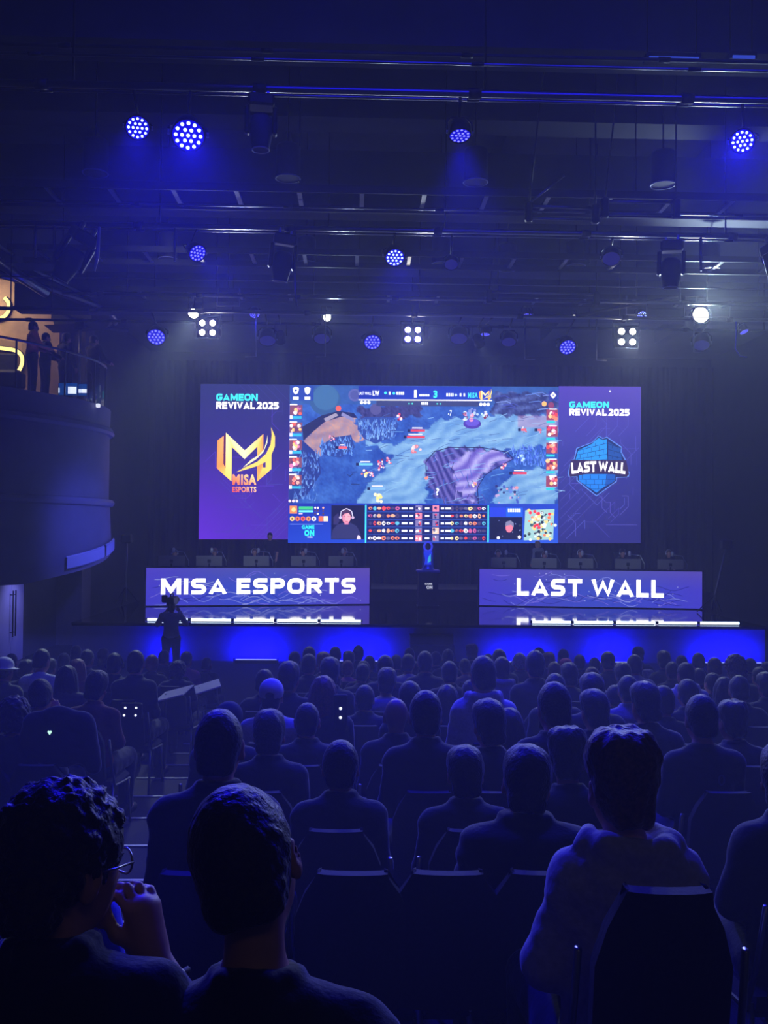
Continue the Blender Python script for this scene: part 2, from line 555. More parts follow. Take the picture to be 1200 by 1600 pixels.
# upper tier: soffit and fascia over the balcony, with ceiling slab
up = MB()
rows = ringed(up, [(-.5, 8.72), (-.05, 8.6), (.06, 8.66), (.06, 8.8), (-.02, 8.84), (-.25, 9.3), (-.25, 9.62), (-.15, 9.66), (-.15, 9.8), (-.3, 9.84), (-.3, 10.4)])
up.build('upper_fascia', M_DARK, bal)
pr = MB(); pr.tube(bpath(.1, 8.62, .12, .72), .06); pr.build('soffit_tube', M_STEEL, bal)
# pale fabric strips fixed low on the curved front
for (a, b_, nm) in ((.33, .52, 'pale strip low on the curved balcony front, long left one'), (.535, .66, 'pale strip low on the curved balcony front, short right one by the stage')):
    m_ = MB()
    ringed(m_, [(.14, lambda s: zbot(s) + .12), (.17, lambda s: zbot(s) + .15), (.17, lambda s: zbot(s) + .40), (.14, lambda s: zbot(s) + .43)], a, b_)
    o = m_.build('fascia_board', M_PALE); tag(o, nm, 'board')

# warm lit wall at the balcony end with glowing loop lamps
struct('wall_balcony', MB().box((-11.1, 26.75, 8.3), (5.8, .2, 4.2)), M_WARM)
def loop_lamp(pix, label):
    pts = [at(x, y, 26.6) for x, y in pix]
    c = catmull(pts, 5)
    root = thing('wall_lamp', sum(c, Vector()) / len(c), label, 'wall lamp', 'glowing loops on the balcony wall')
    MB().tube([p + Vector((0, .03, 0)) for p in c], .075).build('loop_profile', M_DARK, root)
    MB().tube([p + Vector((0, -.035, 0)) for p in c], .05).build('light_strip', emit('warm_led', (255, 226, 120), 2.6, light=True), root)
loop_lamp([(-30, 500), (-4, 499), (8, 494), (14, 485), (14, 474), (8, 466)], 'yellow glowing loop cut by the frame high on the balcony wall')
loop_lamp([(-30, 540), (0, 544), (24, 548), (34, 556), (35, 568), (31, 578), (26, 583), (18, 584)], 'yellow glowing hook-shaped lamp lower on the balcony wall')
o = MB().box(at(-4, 568, 26.55), (1.1, .08, .55), bev=.03).build('wall_panel', M_DARK); tag(o, 'dark rounded panel inside the lower glowing loop on the balcony', 'panel')
o = MB().box(at(10, 594, 25.6), (.9, .5, .5), bev=.08).build('lounge_seat', M_DARK); tag(o, 'dark lounge seat before the warm balcony wall', 'seat')
lamp('balcony_lamp', 'AREA', (-10.4, 25.2, 9.9), (-9.6, 26.7, 7.4), 60, (1.0, .78, .52), size=1.6, size_y=.3)

# glass balustrade of the balcony with its handrail
bs = thing('glass_balustrade', (-7.2, 23.0, 6.32), 'curved glass balustrade with thin metal handrail along the balcony edge', 'railing')
rl = MB(); rl.tube(bpath(-.1, 7.36, .05, .66), .028); rl.build('handrail', M_STEEL, bs)
for a, b_ in ((.06, .2), (.21, .35), (.36, .5), (.51, .64)):
    g = MB(); ringed(g, [(-.105, 6.33), (-.105, 7.3), (-.095, 7.3), (-.095, 6.33)], a, b_); g.build('glass_pane', M_GLASS, bs)
for a in (.2, .355, .505, .65):
    p = bpath(-.1, 6.3)[int(a * (len(BP) - 1))]
    MB().box(p + Vector((0, 0, .53)), (.03, .05, 1.06)).build('rail_post', M_BLACK, bs)

# things standing along the balcony edge
def tv(name, px, py, Y, w, h, label, blobs):
    c = at(px, py, Y)
    root = thing(name, c, label, 'screen')
    MB().box(c + Vector((0, .04, 0)), (w, .05, h), bev=.01).build('housing', M_BLACK, root)
    MB().box(c + Vector((0, .01, 0)), (w * .94, .012, h * .92)).build('picture', emit('tv_blue', (10, 60, 130), .9), root)
    g = MB()
    for (x, y, bw, bh) in blobs:
        g.box(c + Vector((x * w, -.002, y * h)), (bw * w, .006, bh * h))
    g.build('bright_picture_area', emit('tv_white', (225, 235, 255), 1.2), root)
    MB().box(c + Vector((0, .1, -h / 2 - .02)), (w * .5, .2, .05)).build('stand', M_BLACK, root)
tv('monitor', 106, 608, 22.55, .46, .3, 'small screen with blue and white picture on the balcony edge', [(.22, -.08, .42, .55), (-.44, -.1, .06, .4)])
tv('monitor', 126, 609, 23.0, .3, .3, 'smaller screen with a white caption right beside the first balcony screen', [(.1, -.1, .75, .3)])
o = MB().box(at(141, 609, 23.2), (.28, .14, .36), bev=.015).build('display_case', M_GLASS); tag(o, 'clear upright box standing at the end of the balcony edge', 'box')
o = MB().box(at(158, 636, 23.6) + Vector((0, -.28, 0)), (.09, .09, .09), bev=.012).build('small_lamp', emit('small_white', (230, 235, 255), 1.0)); tag(o, 'tiny white lamp on the corner of the balcony front', 'lamp')
t = thing('light_stand', (at(124, 600, 23.4).x, 23.4, 6.32), 'slim light stand rising behind the balcony screens', 'stand')
x0 = at(124, 600, 23.4).x
MB().tube([(x0, 23.4, 6.34), (x0, 23.4, 8.1)], .03).build('pole', M_STEEL, t)
MB().box((x0, 23.38, 8.2), (.22, .16, .26), bev=.02).build('lamp_head', M_DARK, t)
for k in range(3):
    a = k * 2.09
    MB().tube([(x0, 23.4, 6.7), (x0 + .3 * math.cos(a), 23.4 + .3 * math.sin(a), 6.33)], .012).build('leg', M_BLACK, t)
# reflective duct and cable rail of the upper tier, left edge of the picture
o = MB().tube([at(-20, 398, 19.7), at(28, 430, 20.5), at(72, 458, 21.3)], .11).build('air_duct', mat('foil_duct', (150, 150, 160), rough=.3, metal=.9, bump=.8, nscale=8)); tag(o, 'shiny crumpled foil duct under the left upper tier', 'duct')
o = MB().tube([at(-20, 372, 19.3), at(60, 425, 21.0), at(141, 465, 22.9)], .035).build('handrail', M_STEEL); tag(o, 'sloping grey rail above the foil duct at left', 'rail')
o = MB().tube([at(98, 490, 25.2), at(138, 510, 25.9), at(200, 516, 26.6)], .05).build('pipe', M_DARK); tag(o, 'dark bent pipe running from the left tier towards the stage', 'pipe')

# ------------------------------------------------------------------ stage
x0s, x1s = at(112, 975, STY).x, at(1197, 975, STY).x
st = thing('stage', ((x0s + x1s) / 2, 30, 0)); st['kind'] = 'structure'
MB().box(((x0s + x1s) / 2, (STY + 37.8) / 2, STZ - .04), (x1s - x0s, 37.8 - STY, .08)).build('stage_floor', M_STAGE, st)
f = MB(); f.box(((x0s + x1s) / 2, STY + .06, (STZ - .08) / 2), (x1s - x0s - .04, .08, STZ - .08))
f.box((x0s + .06, 31, (STZ - .08) / 2), (.08, 13.6, STZ - .08)); f.box((x1s - .06, 31, (STZ - .08) / 2), (.08, 13.6, STZ - .08))
f.build('stage_front', M_FASCIA, st)
MB().box(((x0s + x1s) / 2, STY - .012, STZ - .03), (x1s - x0s, .03, .05)).build('edge_trim', M_BLACK, st)
MB().box((2.3, 33.6, STZ + .2), (16.5, 3.4, .4)).build('rear_riser', M_DARK, st)
# steps in the middle of the stage front
xs0, xs1 = at(640, 1000, STY - .3).x, at(709, 1000, STY - .3).x
sp = thing('stage_steps', ((xs0 + xs1) / 2, STY - .4, 0), 'dark steps leading up to the middle of the stage', 'steps')
for k, (h, d) in enumerate(((.70, .26), (.47, .52), (.23, .78))):
    MB().box(((xs0 + xs1) / 2, STY - d + .11, h / 2), (xs1 - xs0, .26, h), bev=.01).build('step', mat('step_black', (30, 30, 36), rough=.6), sp)

# LED tubes along the stage edge
def tube_light(a, b, label):
    a = Vector(a); b = Vector(b); d = (b - a).normalized()
    t = thing('led_tube', (a + b) / 2 - Vector((0, 0, .045)), label, 'light', 'LED tubes along the stage edge')
    MB().tube([a + d * .03, b - d * .03], .034, 10).build('glowing_tube', M_TUBE, t)
    for p in (a + d * .02, b - d * .02): MB().tube([p - d * .02, p + d * .02], .04, 10).build('end_cap', M_BLACK, t)
    MB().box((a + b) / 2 - Vector((0, -.02, .042)), ((b - a).length * .9, .05, .015)).build('mount_rail', M_BLACK, t)
LT = [232, 300, 367, 433, 500, 566]
for i in range(5):
    a = atz(LT[i], 966.5, STZ + .05); b = atz(LT[i + 1], 966.5, STZ + .05); a.y = b.y = STY + .28; a.z = b.z = STZ + .05
    tube_light(a, b, 'white glowing LED tube on the stage edge before the left desk, %s from the left' % ordinal(i + 1))
RT = [829, 894, 960, 1026, 1091, 1157]
for i in range(5):
    a = at(RT[i], 968, STY + .28); b = at(RT[i + 1], 968, STY + .28); a.z = b.z = STZ + .05
    tube_light(a, b, 'white glowing LED tube on the stage edge before the right desk, %s from the left' % ordinal(i + 1))

# floor washlights at the foot of the stage front
def wash(px0, px1, py, e, label, h=.8, bright=1.0):
    a = at(px0, py, STY - .42); b = at(px1, py, STY - .42)
    z = max(.06, min(.12, (a.z + b.z) / 2)); w = b.x - a.x; cx = (a.x + b.x) / 2
    t = thing('floor_washlight', (cx, STY - .42, 0), label, 'light', 'blue washlights on the floor at the stage front')
    MB().box((cx, STY - .42, z * .5), (w, .12, z), bev=.015).build('housing', M_BLACK, t)
    MB().box((cx, STY - .40, z + .004), (w * .96, .07, .012)).build('lens_strip', emit('wash_lens', (140, 150, 255), 1.6), t)
    for s in (-1, 1): MB().box((cx + s * (w / 2 + .02), STY - .42, z * .5 + .02), (.02, .14, z + .04)).build('bracket', M_BLACK, t)
    l = lamp('wash_beam', 'AREA', (cx, STY - .36, z + .05), (cx, STY + .1, z + .34), e, PURE, size=w * .9, size_y=.06)
    return t
wash(367, 433, 1031, E_STAIR * 1.5, 'long blue washlight on the floor left of centre at the stage foot')
wash(246, 259, 1031, E_STAIR * .6, 'short blue washlight at the stage foot beside the camera operator')
wash(508, 604, 1034, E_STAIR * 1.5, 'wide blue washlight hidden by heads left of the centre steps')
wash(765, 872, 1036, E_STAIR * .9, 'wide blue washlight hidden by heads right of the centre steps')
wash(935, 985, 1035, E_STAIR * 1.2, 'blue washlight at the stage foot below the right desk lettering')
wash(1095, 1192, 1036, E_STAIR * 1.7, 'blue washlight at the far right end of the stage foot')

# ------------------------------------------------------------------ flat pictures (what the screens show)
class Pic:
    """coloured flat shapes on a plane: P(u, v, layer) gives the world point"""
    def __init__(s, P, step=.003):
        s.P = P; s.v = []; s.f = []; s.c = []; s.step = step; s.n = 0
    def poly(s, pts, col, layer=1, cols=None):
        n = len(s.v)
        s.v += [s.P(x, y, layer * s.step) for x, y in pts]
        s.f.append(tuple(range(n, n + len(pts))))
        s.c.append([lin(k) for k in cols] if cols else [lin(col)] * len(pts))
    def rect(s, x0, y0, x1, y1, col, layer=1, cols=None):
        s.poly([(x0, y0), (x0, y1), (x1, y1), (x1, y0)], col, layer, cols)
    def circ(s, x, y, r, col, layer=1, n=10, ry=None, jit=0):
        s.poly([(x + r * (1 + jit * random.uniform(-1, 1)) * math.cos(2 * PI * k / n), y - (ry or r) * (1 + jit * random.uniform(-1, 1)) * math.sin(2 * PI * k / n)) for k in range(n)], col, layer)
    def line(s, pts, w, col, layer=1):
        for (x0, y0), (x1, y1) in zip(pts[:-1], pts[1:]):
            dx, dy = x1 - x0, y1 - y0; L = math.hypot(dx, dy) or 1
            nx, ny = -dy / L * w / 2, dx / L * w / 2
            s.poly([(x0 + nx, y0 + ny), (x0 - nx, y0 - ny), (x1 - nx, y1 - ny), (x1 + nx, y1 + ny)], col, layer)
    def grid(s, x0, y0, x1, y1, nx, ny, fn, layer=0):
        for i in range(nx):
            for j in range(ny):
                xs = [x0 + (x1 - x0) * (i + a) / nx for a in (0, 1)]; ys = [y0 + (y1 - y0) * (j + a) / ny for a in (0, 1)]
                q = [(xs[0], ys[0]), (xs[0], ys[1]), (xs[1], ys[1]), (xs[1], ys[0])]
                s.poly(q, None, layer, [fn(*p) for p in q])
    def text(s, t, x0, y0, x1, y1, col, layer=3, bold=.03, fn=None, cols=None, wide=None):
        v, f = text_polys(t, bold) if wide is None else caps(t, **wide)
        n = len(s.v)
        pp = []
        for a, b in v:
            x, y = x0 + (x1 - x0) * a, y1 - (y1 - y0) * b
            if fn: x, y = fn(x, y, a, b)
            pp.append((x, y))
        s.v += [s.P(x, y, layer * s.step) for x, y in pp]
        for q in f:
            s.f.append(tuple(i + n for i in q))
            s.c.append([lin(cols(v[i][0], v[i][1])) if cols else lin(col) for i in q])
    def build(s, name, m, parent):
        off = WL.get(parent, Vector((0, 0, 0)))
        me = bpy.data.meshes.new(name)
        me.from_pydata([tuple(Vector(p) - off) for p in s.v], [], s.f)
        me.update()
        a = me.color_attributes.new('Col', 'FLOAT_COLOR', 'CORNER')
        flat = []
        for c in s.c:
            for k in c: flat += [k[0], k[1], k[2], 1.0]
        a.data.foreach_set('color', flat)
        return link(name, me, m, parent)

# ------------------------------------------------------------------ the video wall
SY = 36.0
SX0, SX1 = at(312, 720, SY).x, at(1001, 726, SY).x
SZ1, SZ0 = at(656, 604.5, SY).z, at(656, 845.5, SY).z
def SP(px, py, off=0.0):
    u = (px - 312) / 689.0
    v = (py - (602 + (px - 312) * .0073)) / 241.0
    return Vector((SX0 + u * (SX1 - SX0), SY - off, SZ1 - v * (SZ1 - SZ0)))
wall = thing('video_wall', ((SX0 + SX1) / 2, SY, SZ0), 'huge lit video wall with two team panels and a game broadcast between', 'screen')
fr = MB().box(((SX0 + SX1) / 2, SY + .16, (SZ0 + SZ1) / 2), (SX1 - SX0 + .06, .28, SZ1 - SZ0 + .06), bev=.02)
fr.build('cabinet', M_BLACK, wall)
sup = MB()
for u in (.12, .38, .62, .88):
    sup.box((SX0 + u * (SX1 - SX0), SY + .5, (SZ0 + STZ) / 2 + 1.2), (.12, .3, SZ0 - STZ + 2.4))
sup.build('support_tower', M_BLACK, wall)
EM_SIDE = emit_attr('side_panel_pixels', 1.35)
EM_GAME = emit_attr('broadcast_pixels', 1.75)
EM_SIGN = emit_attr('logo_pixels', 1.6, light=False)

def mix(a, b, t):
    t = max(0, min(1, t)); return tuple(x + (y - x) * t for x, y in zip(a, b))
def circuits(pic, x0, y0, x1, y1, n, cols, w=.5, layer=1, rnd=None):
    rnd = rnd or random
    for _ in range(n):
        x, y = rnd.uniform(x0, x1), rnd.uniform(y0, y1)
        d = rnd.choice([(1, 0), (1, -1), (1, 1), (0, 1)])
        pts = [(x, y)]
        for _k in range(rnd.randint(2, 4)):
            L = rnd.uniform(6, 26)
            nx, ny = x + d[0] * L, y + d[1] * L
            if not (x0 < nx < x1 and y0 < ny < y1): break
            x, y = nx, ny; pts.append((x, y))
            d = rnd.choice([(1, 0), (1, -1), (0, 1)] if d != (0, 1) else [(1, 1), (-1, 1)])
        if len(pts) > 1: pic.line(pts, w, rnd.choice(cols), layer)

def left_bg(x, y):
    u, v = (x - 312) / 138, (y - 602) / 240
    c = mix((38, 42, 100), (62, 40, 150), v * 1.2)
    c = mix(c, (96, 44, 205), (v - .35) * 1.5 * (1 - u * .75))
    return c
p = Pic(SP)
p.grid(312, 602, 450, 843, 10, 16, left_bg)
rnd = random.Random(3)
circuits(p, 316, 640, 446, 840, 34, [(78, 66, 178), (70, 74, 170), (92, 64, 190)], .7, 1, rnd)
for k in range(5):
    x = 372 + k * 13
    p.line([(x, 603), (x + 28, 631), (x + 28, 650)], .7, (60, 62, 130), 1)
for q in range(6): p.line([(385 + q * 9, 842), (449, 778 + q * 9)], .6, (84, 70, 180), 1)
p.build('left_team_picture', EM_SIDE, wall)
def right_bg(x, y):
    u, v = (x - 871) / 130, (y - 602) / 240
    c = mix((84, 66, 176), (58, 60, 150), v * 2.2)
    return mix(c, (44, 44, 118), (v - .45) * 1.6 + .25 * u)
p = Pic(SP)
p.grid(871, 602, 1001.3, 848, 10, 16, right_bg)
circuits(p, 874, 612, 999, 842, 34, [(92, 88, 186), (74, 70, 170), (86, 92, 190)], .7, 1, rnd)
for q in range(8): p.line([(874, 740 + q * 14), (874 + 60 + q * 6, 680 + q * 8)], .6, (80, 78, 172), 1)
for q in range(4): p.line([(930 + q * 17, 648), (930 + q * 17, 664), (915 + q * 17, 680)], .6, (96, 96, 190), 1)
p.circ(952, 609.5, 1.6, (235, 235, 255), 1)
p.build('right_team_picture', EM_SIDE, wall)

def title(x0, y0, xm, y1, x2, y2, y3):
    p = Pic(SP, .003); p.text('GAMEON', x0, y0, xm, y1, (64, 226, 226), 2, wide=dict(t=.27, gap=.09)); p.build('title_lettering', EM_SIGN, wall)
    p = Pic(SP, .003); p.text('REVIVAL 2025', x0, y2, x2, y3, (255, 252, 255), 2, wide=dict(t=.27, gap=.09, space=.25)); p.build('title_lettering', emit_attr('white_pixels' + str(x0), 1.9, light=False), wall)
title(336.3, 617, 400.5, 628, 433.2, 629.6, 641)
title(887.6, 625.8, 950.6, 635.8, 983, 637.2, 648.2)

def m_logo(p, X, Y, k, layer=2, dark=True):
    def q(pts): return [(X + (x - 165) / 800.0 * k, Y + (y - 610) / 800.0 * k) for x, y in pts]
    O, Yl, Wt, D = (246, 150, 62), (252, 214, 92), (255, 246, 190), (92, 28, 70)
    if dark: p.poly(q([(255, 735), (285, 690), (285, 1185), (255, 1120)]), D, layer)
    p.poly(q([(168, 800), (255, 735), (255, 1120), (285, 1185), (285, 1292), (165, 1180)]), O, layer, [O, (250, 176, 90), O, (250, 190, 80), Yl, O])
    p.poly(q([(285, 690), (370, 890), (370, 1365), (285, 1290)]), Yl, layer, [Wt, (253, 232, 130), Yl, Yl])
    p.poly(q([(285, 690), (545, 935), (545, 1055), (370, 890)]), Wt, layer, [(255, 240, 160), Wt, Wt, Yl])
    p.poly(q([(545, 935), (800, 705), (720, 880), (545, 1055)]), Yl, layer, [Wt, (252, 200, 90), Yl, Wt])
    p.poly(q([(720, 880), (800, 705), (800, 945), (720, 1045)]), O, layer, [Yl, O, O, (250, 176, 80)])
    p.poly(q([(860, 715), (855, 830), (800, 960), (700, 1060), (520, 1175), (640, 1060), (740, 1000), (810, 920), (845, 800)]), Wt, layer + 1)
    p.poly(q([(905, 610), (960, 740), (960, 880), (915, 990), (840, 1090), (720, 1150), (560, 1200), (430, 1238), (560, 1165), (720, 1090), (840, 980), (900, 850), (915, 720)]), Yl, layer + 1)
    p.poly(q([(840, 1088), (915, 988), (915, 1190), (835, 1265), (835, 1100)]), Yl, layer)
    p.poly(q([(720, 1148), (800, 1108), (800, 1170), (835, 1170), (835, 1265), (720, 1365)]), O, layer, [O, O, Yl, Yl, (252, 190, 80), (250, 176, 70)])
p = Pic(SP)
m_logo(p, 338.5, 668.6, 90)
p.text('MISA', 363, 742.3, 400, 759, None, 3, .045, cols=lambda a, b: mix((240, 96, 40), (255, 226, 160), a * .6 + b * .5))
p.text('ESPORTS', 363, 761.4, 400, 770.2, None, 3, .03, cols=lambda a, b: mix((232, 70, 40), (255, 226, 160), a * .7 + b * .3))
p.build('team_logo', EM_SIGN, wall)

p = Pic(SP)
def q2(pts): return [(870 + x / 8.571, 600 + y / 8.571) for x, y in pts]
out = [(550, 680), (610, 715), (665, 695), (760, 760), (865, 830), (865, 900), (920, 1000), (930, 1110), (975, 1180), (960, 1240), (800, 1250), (800, 1300), (525, 1500), (255, 1290), (255, 1240), (150, 1240), (135, 1190), (180, 1010), (215, 1000), (250, 850), (460, 770)]
p.poly(q2(out), (92, 132, 214), 1)
cx_, cy_ = 548, 1060
p.poly(q2([(cx_ + (x - cx_) * .955, cy_ + (y - cy_) * .965) for x, y in out]), (26, 38, 92), 2)
p.poly(q2([(275, 880), (470, 790), (480, 770), (550, 715), (612, 742), (660, 728), (672, 1010), (240, 1010)]), (42, 142, 226), 3)
p.poly(q2([(682, 760), (740, 800), (840, 842), (868, 1010), (682, 1010)]), (32, 78, 152), 3)
p.poly(q2([(290, 1200), (660, 1200), (640, 1360), (525, 1450), (285, 1290)]), (34, 122, 216), 3)
p.poly(q2([(660, 1200), (780, 1200), (772, 1290), (640, 1370)]), (28, 84, 170), 3)
for k, yy in enumerate((830, 885, 940, 990)):
    p.line(q2([(250, yy + 60), (672, yy - 50 + k * 20)]), .8, (18, 50, 120), 4)
    p.line(q2([(682, yy - 40 + k * 22), (860, yy + 20 + k * 12)]), .8, (16, 36, 92), 4)
    for j in range(4):
        xx = 300 + j * 105 + (k % 2) * 50
        p.line(q2([(xx, yy + 52 - (xx - 250) * .2), (xx, yy + 2 - (xx - 250) * .2)]), .8, (18, 50, 120), 4)
    for j in range(2):
        xx = 735 + j * 70 + (k % 2) * 30
        p.line(q2([(xx, yy - 20 + k * 18), (xx, yy + 22 + k * 16)]), .7, (16, 36, 92), 4)
for k, yy in enumerate((1270, 1340, 1400)):
    p.line(q2([(285 + k * 70, yy), (775 - k * 70, yy)]), .8, (16, 46, 116), 4)
    for j in range(4):
        xx = 330 + j * 110 + (k % 2) * 55
        if xx < 760 - k * 70: p.line(q2([(xx, yy - 62), (xx, yy)]), .8, (16, 46, 116), 4)
p.poly(q2([(175, 1012), (925, 1012), (945, 1110), (965, 1200), (930, 1235), (750, 1200), (550, 1190), (350, 1205), (165, 1240), (150, 1190)]), (52, 36, 70), 5)
p.build('team_logo', EM_SIGN, wall)
p = Pic(SP)
def arc(x, y, a, b):
    return x + (1 - 2 * a) * (1 - b) * 1.6, y + 3.2 * (2 * a - 1) ** 2 * (.6 + .4 * (1 - b)) - (1 - abs(2 * a - 1)) * 1.0 * b
p.text('LAST WALL', 890.5, 720.5, 978, 736.8, (255, 250, 252), 6, fn=arc, wide=dict(t=.27, gap=.07, space=.3))
p.build('logo_lettering', emit_attr('white_logo_pixels', 1.7, light=False), wall)

# ---- the broadcast in the middle: a plain stand-in landscape with heads-up panels
rg = random.Random(11)
def h2(x, y):
    v, a, f = .5, .2, .06
    for o in range(4):
        v += a * math.sin(x * f + 1.9 * math.sin(y * f * .8 + o * 2.1)) * math.cos(y * f * 1.3 + 1.4 * math.sin(x * f * .55 + o))
        a *= .72; f *= 2.03
    return v
def inpoly(x, y, P):
    c = False; j = len(P) - 1
    for i in range(len(P)):
        if (P[i][1] > y) != (P[j][1] > y) and x < (P[j][0] - P[i][0]) * (y - P[i][1]) / (P[j][1] - P[i][1]) + P[i][0]: c = not c
        j = i
    return c
PATHS = [[(556, 789), (566, 764), (596, 735), (612, 716), (600, 704), (566, 690), (556, 672), (575, 684), (612, 698), (640, 680), (690, 655), (760, 648), (869, 650), (869, 692), (800, 702), (720, 700), (686, 712), (666, 742), (664, 789)],
         [(770, 789), (776, 762), (800, 742), (836, 730), (869, 734), (869, 789)]]
BROWN = [(472, 712), (474, 686), (490, 664), (520, 650), (548, 648), (556, 664), (575, 684), (560, 692), (540, 684), (512, 690), (496, 716)]
PIT = [(664, 745), (663, 722), (676, 706), (700, 699), (750, 699), (790, 706), (800, 717), (778, 728), (756, 742), (744, 762), (746, 789), (696, 789), (674, 772)]
RIDGE = [(700, 724), (730, 703), (770, 703), (796, 716), (770, 726), (748, 742), (740, 770), (734, 787), (714, 766), (706, 740)]
GORGE = [(770, 612), (869, 612), (869, 646), (800, 650), (765, 648)]
DARKB = [(556, 637), (640, 632), (660, 640), (655, 650), (618, 654), (560, 656)]
def game_bg(x, y):
    jx, jy = x + 3.4 * math.sin(y * .31 + x * .12), y + 2.6 * math.sin(x * .27 + 1.3 * math.sin(y * .2))
    n = h2(x, y); s1 = .5 + .5 * math.sin((x * .5 + y * .9) * .34 + 2.4 * math.sin(x * .05 - y * .06)); s2 = .5 + .5 * math.sin((x * .9 - y * .5) * .6 + 1.8 * math.sin(x * .11))
    fine = .5 + .5 * math.sin(x * 1.7 + 2 * math.sin(y * 1.1)) * math.sin(y * 1.9 + 1.5 * math.sin(x * .8))
    c = mix((20, 52, 136), (74, 122, 196), n * .8 + .25 * fine - .1)
    if y < 632: c = mix(c, (44, 78, 128), .5)
    if any(inpoly(jx, jy, P) for P in PATHS): c = mix(mix((66, 112, 176), (150, 186, 212), n * .7 + s1 * .35), (88, 140, 180), fine * .35)
    if inpoly(jx, jy, BROWN): c = mix(mix((104, 84, 122), (206, 150, 118), n * .9 + .2 * s1), (120, 130, 180), fine * .4)
    if inpoly(jx, jy, PIT):
        c = mix(mix((30, 28, 88), (116, 106, 176), s2 * .8 + n * .2), (58, 62, 150), fine * .4)
        if inpoly(jx, jy, RIDGE): c = mix(mix((78, 64, 160), (186, 184, 222), s1 * .7 + n * .3), (110, 90, 180), fine * .4)
    if inpoly(jx, jy, GORGE): c = mix((22, 26, 74), (120, 144, 206), s1 * .6 * n + fine * .3)
    if inpoly(jx, jy, DARKB): c = mix((30, 32, 80), (92, 92, 150), fine * .6)
    if y > 648 and y < 668 and x > 806: c = mix(c, (176, 120, 160), .45)
    return c
_gc = {}
def game_px(x, y):
    k = (round(x, 2), round(y, 2))
    if k not in _gc: _gc[k] = game_bg(x, y)
    return _gc[k]
p = Pic(SP, .003)
p.grid(450, 603, 870.8, 790, 200, 92, game_px)
p.poly([(472, 690), (470, 668), (500, 650), (525, 643), (550, 646), (556, 654), (530, 652), (505, 660), (484, 678)], (30, 36, 74), 3)
p.poly([(503, 655), (522, 646), (526, 650), (507, 660)], (150, 140, 160), 4); p.poly([(532, 645), (551, 655), (550, 660), (530, 650)], (126, 124, 170), 4)
p.line([(664, 745), (663, 722), (676, 706), (700, 699), (750, 699), (790, 706), (800, 717)], 1.4, (20, 22, 70), 3)
p.line([(800, 717), (778, 728), (756, 742), (744, 762), (746, 788)], 1.2, (24, 26, 80), 3)
p.circ(505, 626, 24, (48, 84, 130), 2, 18); p.circ(506, 622, 20, (58, 100, 142), 3, 18)
p.circ(526, 639, 4.5, (226, 90, 60), 5, 8)
p.circ(551, 618, 10, (86, 90, 150), 3, 12); p.circ(551, 618, 7, (70, 76, 136), 4, 12)
p.circ(584, 640, 9, (78, 76, 124), 3, 12)
def bush(x0, y0, x1, y1, n, a, b, lay):
    for _ in range(n):
        x, y = rg.uniform(x0, x1), rg.uniform(y0, y1)
        s = rg.uniform(3, 7); lean = rg.uniform(-.6, .6)
        p.poly([(x - 1.1, y + s * .4), (x + 1.1, y + s * .4), (x + lean * s, y - s)], mix(a, b, rg.random()), lay)
p.poly([(556, 656), (572, 652), (612, 652), (620, 664), (612, 682), (584, 694), (566, 686), (556, 672)], (40, 66, 140), 3)
bush(558, 658, 616, 686, 130, (60, 100, 180), (130, 170, 220), 4)
p.poly([(496, 698), (520, 684), (546, 680), (552, 700), (530, 716), (505, 712)], (36, 60, 130), 3)
bush(497, 686, 548, 712, 90, (50, 90, 170), (120, 165, 225), 4)
p.poly([(451, 700), (472, 690), (496, 712), (500, 740), (478, 775), (451, 789)], (34, 52, 122), 3)
bush(455, 704, 496, 782, 150, (48, 80, 160), (120, 160, 215), 4)
bush(798, 698, 850, 726, 120, (40, 70, 180), (110, 150, 230), 4)
for _ in range(26):
    x, y = rg.uniform(672, 752), rg.uniform(706, 782)
    p.line([(x, y), (x + rg.uniform(-6, 8), y + rg.uniform(6, 18))], .9, rg.choice([(40, 36, 100), (150, 140, 200), (80, 70, 150), (60, 90, 180)]), 6)
for _ in range(170):
    x, y = rg.uniform(555, 862), rg.uniform(650, 786)
    L = rg.uniform(8, 26); a = rg.uniform(-.5, .15)
    p.line([(x, y), (x + L * .5, y + L * a * .6), (x + L, y + L * a)], .7, rg.choice([(50, 86, 156), (140, 180, 214), (40, 70, 140), (110, 160, 206), (84, 128, 190)]), 3)
for k in range(14):
    x, y = rg.uniform(770, 850), rg.uniform(612, 646)
    p.line([(x, y), (x + 16, y - 2), (x + 24, y + 2)], 1.2, rg.choice([(90, 120, 190), (40, 46, 100), (120, 140, 200), (60, 70, 150)]), 4)
p.circ(848, 630, 4, (246, 176, 90), 5, 8); p.circ(859, 632, 5, (130, 60, 90), 5, 9)
for _ in range(26):
    x, y = rg.uniform(772, 812), rg.uniform(758, 786)
    p.circ(x, y, rg.uniform(1, 3), rg.choice([(60, 80, 170), (180, 150, 190), (90, 120, 200), (40, 40, 100), (210, 140, 150)]), 4, 6)
